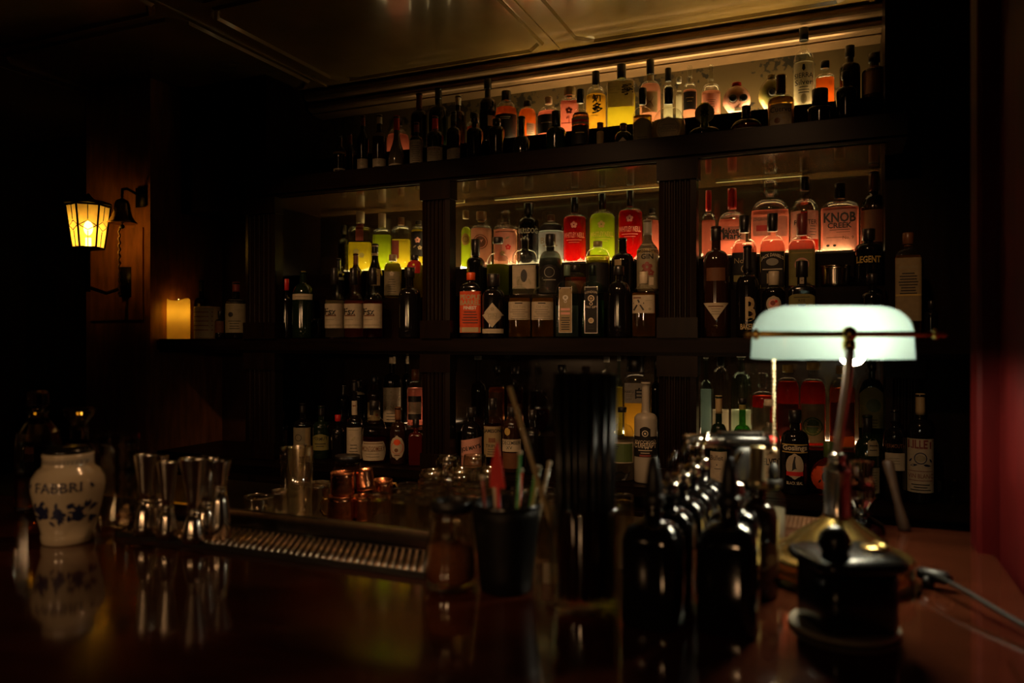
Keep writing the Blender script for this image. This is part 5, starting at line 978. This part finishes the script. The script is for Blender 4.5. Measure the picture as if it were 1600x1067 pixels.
for i, (lb, tp) in enumerate((('nearest black square bottle with tall black pourer left of the cluster', 'black'), ('black square bottle with steel spout, second from front in left column', 'spout'), ('black square bottle with steel spout, third from front in left column', 'spout'), ('black square bottle with steel spout, fourth from front in left column', 'spout'), ('black square bottle with steel spout, rearmost in left column', 'spout'))):
    bitters((cx + .002 * i, cy + .076 * i), .0335, .098, .122, .148, lb, 'black', tp, rz=.05 * (i % 3) - .05)
dx_, dy_ = G(1139, .892)
bitters((dx_, dy_), .034, .098, .124, .150, 'nearest black square bottle in the right column with slim black pourer', 'black', 'black')
bitters((dx_ - .004, dy_ + .078), .033, .098, .124, .150, 'black square bottle with steel spout behind the nearest right column bottle', 'black', 'spout')
ax, ay = G(1184, 1.012)
bitters((ax, ay), .026, .094, .122, .150, 'amber brown round bottle with pale gold cap and reddish label', 'brown', 'gold', 2, .3, (.3 * .026, .05, .018, .026, 'oval', 'br', [('d', .2, .1, .4, 'tan'), ('v', -.2, -.3, .4, .5, 'tan')]))
x, y = G(1209, 1.205)
t = thing('dropper_bottle', 'clear bitters bottle with black dropper cap beside the lamp base', 'bottle', (x, y, BAR + .0003))
mesh('glass_body', lathe([(.0165, 0), (.0185, .003), (.0185, .080), (.016, .090), (.0095, .098), (.0095, .105)], 28), shell('glass_clear', GL['clear'], .03), t)
mesh('liquid', lathe([(.0160, .004), (.0165, .008), (.0165, .072)], 24), liquid('liquid_water', LQ['water']), t)
dc = mesh('cap', cyl(.0135, .1052, .118), blackp, t)
mesh('dropper_bulb', lathe([(.008, .1182), (.0075, .124), (.0085, .130), (.006, .141), (.002, .144)], 18), blackp, dc)
# kitchen torch
x, y = G(1146, 1.27)
t = thing('kitchen_torch', 'kitchen torch with steel nozzle, black grip and red knob above the bottles', 'torch', (x, y, BAR + .0003), math.radians(23))
mesh('gas_body', lathe([(.026, 0), (.028, .004), (.028, .085), (.022, .098), (.013, .104), (.013, .112)], 28), blackg, t)
mesh('grip', xform(lathe([(.012, 0, 3, .8), (.0145, .01, 3, .8), (.016, .05, 3, .8), (.014, .075, 3, .8)], 24), Matrix.Translation((.006, 0, .112)) @ Matrix.Rotation(.12, 4, 'Y')), blackp, t)
mesh('head', xform(lathe([(.011, -.028), (.0145, -.024), (.0155, .0), (.0145, .034), (.010, .044)], 24), Matrix.Translation((.010, 0, .189)) @ Matrix.Rotation(pi / 2, 4, 'Y')), blackg, t)
mesh('top_plate', join(box(-.022, .046, -.0105, .0105, .2035, .2065, .001), box(.040, .046, -.0105, .0105, .176, .2035, .001)), steel, t, smooth=False)
mesh('nozzle', xform(lathe([(.0135, 0), (.0135, .056), (.0125, .058), (.0105, .058), (.0105, .01), (.001, .008)], 24, True, False), Matrix.Translation((-.018, 0, .189)) @ Matrix.Rotation(-pi / 2, 4, 'Y')), steel, t)
mesh('knob', xform(ball(.0078, sz=1.1), Matrix.Translation((.059, 0, .190))), pbr('red_plastic', (.55, .04, .035), .3, 0, .05, 20), t)['label'] = 'round red knob'
t.scale = (1.08, 1.08, .90)
# ---------------------------------------------------------------- banker's lamp
lx, ly = G(1308, 1.085)
t = thing('desk_lamp', 'brass desk lamp with long glowing pale glass shade and beaded pull chain', 'lamp', (lx, ly, BAR + .0003), TH)
mesh('base', lathe([(.093, 0), (.097, .003), (.098, .018), (.095, .024), (.099, .028), (.0995, .033), (.094, .036), (.086, .035), (.080, .039), (.060, .056), (.040, .070), (.026, .080), (.020, .086), (.017, .088)], 48), brass, t)
mesh('stem_sleeve', lathe([(.019, .0882), (.0195, .090), (.0180, .093), (.0180, .148), (.0195, .151), (.0195, .154), (.0135, .159), (.010, .166), (.012, .169), (.012, .174), (.007, .178)], 32), pbr('polished_nickel', (.68, .58, .5), .16, 1, .05, 20), t)
arm = [(0, 0, .176), (.001, -.004, .20), (.004, -.010, .235), (.008, -.014, .275), (.0125, -.012, .315), (.0145, -.004, .342)]
mesh('arm', tube(arm, .0062, 12), pbr('satin_nickel', (.70, .56, .48), .38, 1, .05, 20), t)
HS = .309                                                    # underside of the shade
def shade_geo():
    V, Fc = [], []; n, m = 56, 14; a, b, H = .112, .062, .080
    for k in range(m + 1):
        if k <= 4: s, z = 1 - .004 * k, H * .42 * k / 4
        else: q = (k - 4) / (m - 4) * pi / 2 * .999; s, z = None, H * .42 + H * .58 * sin(q) ** .9
        for i in range(n):
            p = 2 * pi * i / n
            if s is None:
                dx = a * .984 - .052 * (1 - cos(q) ** .75); dy = max(.002, b * .984 * cos(q) ** .8)
            else: dx, dy = a * s, b * s
            e = 2 / 4.2
            V.append((dx * math.copysign(abs(cos(p)) ** e, cos(p)), dy * math.copysign(abs(sin(p)) ** e, sin(p)), z))
    for k in range(m):
        for i in range(n): j = (i + 1) % n; Fc.append((k * n + i, k * n + j, k * n + n + j, k * n + n + i))
    Fc.append(tuple(range(m * n, m * n + n)))
    return V, Fc
def shade_mat():
    m = bpy.data.materials.new('pale_green_opal_glass'); nt, N, L, out = nodes(m)
    tl = N.new('ShaderNodeBsdfTranslucent'); c, f = vary(nt, (.062, .089, .090), .03, 5); L.new(c, tl.inputs[0])
    df = N.new('ShaderNodeBsdfDiffuse'); df.inputs[0].default_value = (.5, .66, .6, 1)
    gl = N.new('ShaderNodeBsdfGlossy'); gl.inputs['Roughness'].default_value = .08
    m1 = N.new('ShaderNodeMixShader'); m1.inputs[0].default_value = .35; L.new(tl.outputs[0], m1.inputs[1]); L.new(df.outputs[0], m1.inputs[2])
    fr = N.new('ShaderNodeFresnel'); fr.inputs[0].default_value = 1.45; m2 = N.new('ShaderNodeMixShader')
    L.new(fr.outputs[0], m2.inputs[0]); L.new(m1.outputs[0], m2.inputs[1]); L.new(gl.outputs[0], m2.inputs[2]); L.new(m2.outputs[0], out.inputs[0]); return m
SH = (.018, .066, HS)
mesh('shade', shade_geo(), shade_mat(), t, SH)
mesh('bulb', join(xform(lathe([(.004, -.078), (.012, -.073), (.0125, .073), (.004, .078)], 16), Matrix.Translation((.018, .066, HS + .038)) @ Matrix.Rotation(pi / 2, 4, 'Y')), move(lathe([(.001, -.022), (.012, -.019), (.020, -.008), (.021, .006), (.014, .022)], 18), (.046, .055, HS + .012))), glow('cool_bulb', (1, .88, .62), LAMP), t)
pv = mesh('pivot_rod', join(xform(cyl(.0042, -.122, .122, 12), Matrix.Translation((.010, -.005, .345)) @ Matrix.Rotation(pi / 2, 4, 'Y')), ball(.011, (.0145, -.006, .345)), lathe([(.007, .322), (.009, .326), (.009, .334), (.006, .337)], 16, off=(.0142, -.006)),
     *[tube([(.010 + sx * .114, -.005, .345), (.014 + sx * .116, .03, .345), (.018 + sx * .1115, .06, .340)], .003, 8) for sx in (-1, 1)]), brass, t)
for sx in (-1, 1): mesh('finial', xform(lathe([(.0045, 0), (.0075, .003), (.0075, .006), (.004, .010), (.0055, .016), (.001, .022)], 14), Matrix.Translation((.010 + sx * .1222, -.005, .345)) @ Matrix.Rotation(sx * pi / 2, 4, 'Y')), brass, pv)
ch = [ball(.0024, (-.074, .048, HS - .004 - .0058 * k), 10, 6) for k in range(22)]
mesh('pull_chain', join(*ch, lathe([(.002, HS - .142), (.0065, HS - .141), (.006, HS - .136), (.003, HS - .131)], 14, off=(-.074, .048))), pbr('pale_brass', (.85, .68, .42), .42, 1, .05, 20), t)
# power cord
P0 = Vector((lx + .092, ly + .01, BAR + .030)); P1 = Vector((.2195, .985, BAR + .012))
def bez(a, b, c, d, n=22): return [tuple(a * (1 - q) ** 3 + b * 3 * q * (1 - q) ** 2 + c * 3 * q * q * (1 - q) + d * q ** 3) for q in [i / n for i in range(n + 1)]]
t = thing('power_cord', 'black lamp cord running across the red brown bar top to the wall', 'cord', (lx + .104, ly + .01, BAR + .0003))
o0 = Vector((lx + .104, ly + .01, BAR + .0003))
mesh('cable', tube(bez(Vector((0, 0, .016)), Vector((.03, -.04, .03)), Vector((.07, -.14, .012)), P1 - o0), .0034, 8), pbr('matt_black', (.004, .0036, .003), .5, 0, .1, 20, spec=.2), t)
mesh('plug', join(xform(lathe([(.004, 0), (.008, .002), (.009, .02), (.0095, .036), (.005, .044)], 14), Matrix.Translation((-.002, .002, .0165)) @ Matrix.Rotation(pi / 2, 4, 'Y') @ Matrix.Rotation(.5, 4, 'X')), ball(.0085, (.010, -.012, .0087))), blackp, t)
# squat decanter with crystal stopper
x, y = G(1346, 1.29)
t = thing('decanter', 'squat smoky decanter with large faceted crystal stopper beside the lamp stem', 'decanter', (x, y, BAR + .0003))
mesh('glass_body', lathe([(.030, 0), (.036, .003), (.038, .016), (.034, .028), (.020, .036), (.013, .040), (.012, .043), (.017, .046), (.017, .048)], 36), shell('glass_bronze', (.35, .28, .16), .06, 2.2), t)
mesh('stopper', lathe([(.009, .0482), (.011, .055), (.021, .072), (.024, .086), (.019, .100), (.0165, .108), (.0195, .130), (.020, .133), (.015, .135)], 8), cut_glass('cut_crystal', (.95, .88, .8)), t, smooth=False)
# black lidded pot on a pale coaster
x, y = G(1318, .895)
t = thing('coaster', 'round pale coaster under the black lidded pot', 'coaster', (x, y, BAR + .0003))
mesh('disc', lathe([(.057, 0), (.0605, .001), (.0615, .004), (.0600, .0062), (.054, .0058), (.001, .0056)], 40), pbr('pale_stone', (.42, .37, .26), .45, 0, .15, 40), t)
t = thing('lidded_pot', 'black metal pot with overhanging lid and round knob in front of lamp', 'pot', (x + .003, y, BAR + .0068), .5)
def rsq(r, z): return (r, z, 5, 1)
mesh('pot_body', lathe([rsq(.043, 0), rsq(.0455, .003), rsq(.0455, .03), rsq(.0455, .068)], 44), blackg, t)
pl_ = mesh('lid', lathe([rsq(.0455, .0682), rsq(.052, .0695), rsq(.0545, .073), rsq(.0545, .079), rsq(.052, .0815), rsq(.030, .084), rsq(.004, .085)], 44), blackg, t)
mesh('knob', join(ball(.0185, (-.020, -.010, .0975), 22, 14), lathe([(.012, .083), (.010, .087)], 16, off=(-.020, -.010))), blackg, pl_)
mesh('hinge', join(box(.022, .044, -.012, .012, .083, .088, .002), xform(cyl(.0035, -.014, .014, 12), Matrix.Translation((.042, 0, .088)) @ Matrix.Rotation(pi / 2, 4, 'X'))), brass, t)
# perforated drip mat and muddler at the far end of the bar return
t = thing('drip_mat', 'small perforated steel drip mat at the far corner of the bar', 'mat', (-.115, 1.485, BAR + .0003))
gs = [box(-.10, .10, -.05, .05, 0, .002)]
for i in range(27): gs.append(box(-.098 + i * .0075, -.0957 + i * .0075, -.05, .05, .002, .006))
for i in range(9): gs.append(box(-.10, .10, -.050 + i * .0122, -.0478 + i * .0122, .0022, .0066))
mesh('mat_grid', join(*gs), pbr('warm_steel', (.62, .45, .32), .32, 1, .05, 30), t, smooth=False)
x, y = G(1413, 1.36)
t = thing('muddler', 'long wooden muddler leaning at the far edge of the bar', 'muddler', (x, y - .01, BAR + .0008), 0)
mm = mesh('handle', lathe([(.0085, 0), (.0105, .004), (.0100, .02), (.0070, .05), (.0082, .09), (.0098, .117), (.0085, .124), (.003, .127)], 18), pbr('muddler_wood', (.026, .012, .006), .55, 0, .35, 25, dx=(6, 6, 1), spec=.2), t)
mm.rotation_euler = (-.08, -.22, 0)
t = thing('tasting_glass', 'clear cut glass gleaming in the dark right of the blue crest bottle', 'glass', (xof(1482, 2.74), 2.74, EYE - .5097))
mesh('glass_body', ribbed([(.020, 0), (.026, .003), (.030, .03), (.033, .075), (.031, .075), (.028, .03), (.001, .012)], 24, .06), shell('glass_cut', (.86, .82, .74), .02, 2.2), t, smooth=False)
# ================================================================ light and camera
def spot(name, loc, tgt, e, deg, col, blend=.6, size=.05):
    l = bpy.data.lights.new(name, 'SPOT'); l.energy = e; l.color = col; l.spot_size = math.radians(deg); l.spot_blend = blend; l.shadow_soft_size = size
    o = bpy.data.objects.new(name, l); COL.objects.link(o); o.location = loc
    o.rotation_euler = (Vector(tgt) - Vector(loc)).to_track_quat('-Z', 'Y').to_euler(); return o
LW = (1, .52, .23)
for i, (x_, tx, e) in enumerate(((-1.75, -1.80, 34), (-.95, -1.0, 42), (-.2, -.25, 24))):
    spot('downlight', (x_, 1.25, CEIL - .02), (tx, 2.75, 1.28), e, 58, LW)
for x_, y_, tx, ty, e in ((-.35, 1.30, -1.16, .90, 14), (-.9, 1.45, -.75, 1.6, 36)):  # added fill spots that brighten the ceramic jar and the work counter
    spot('bar_fill_spot', (x_, y_, CEIL - .02), (tx, ty, BAR + .05), e, 34 if y_ > 1.4 else 14, LW)
for x_, y_, z_, tx, e in ((-2.2, -.7, 1.62, -1.9, 18), (-1.15, -1.6, 1.72, -1.1, 22), (-.1, -1.5, 1.72, -.95, 22)):      # shaded table lamps of the guest side, behind the eye
    spot('table_lamp', (x_, y_, z_), (tx, 1.6, 1.18), e, 42, (1, .55, .25), .9, .07)
for x_, y_, tx, ty, e, dg in ((-1.25, 1.85, -1.05, 1.62, 60, 36), (-.72, 1.95, -.72, 1.58, 80, 36), (-.38, 1.75, -.45, 1.55, 44, 30), (-1.15, .35, -.47, .96, 11, 15)):      # added fill spots, no real fixtures, for glints on glassware and sugar jar
    spot('glassware_fill_spot', (x_, y_, CEIL - .02), (tx, ty, BAR - .05), e, dg, LW, .5, .025)
W_ = bpy.data.worlds.new('night'); sc.world = W_; W_.use_nodes = True
W_.node_tree.nodes['Background'].inputs[0].default_value = (1, .6, .3, 1); W_.node_tree.nodes['Background'].inputs[1].default_value = .0008
cam = bpy.data.cameras.new('camera'); co = bpy.data.objects.new('camera', cam); COL.objects.link(co)
co.location = (0, 0, EYE); co.rotation_euler = (pi / 2, 0, TH)
cam.sensor_width = 36; cam.lens = 36 * F / 1600; cam.clip_start = .05; cam.clip_end = 30
cam.dof.use_dof = True; cam.dof.focus_distance = 2.85; cam.dof.aperture_fstop = 2.9; cam.dof.aperture_blades = 0
sc.camera = co
sc.view_settings.view_transform = 'Standard'; sc.view_settings.look = 'None'; sc.view_settings.exposure = EXPO; sc.view_settings.gamma = 1
sc.view_settings.use_curve_mapping = False
cy_ = sc.cycles
cy_.use_denoising = True; cy_.max_bounces = 10; cy_.transparent_max_bounces = 72; cy_.transmission_bounces = 8; cy_.glossy_bounces = 5; cy_.diffuse_bounces = 3
cy_.caustics_reflective = False; cy_.caustics_refractive = False; cy_.sample_clamp_indirect = 3; cy_.blur_glossy = .4
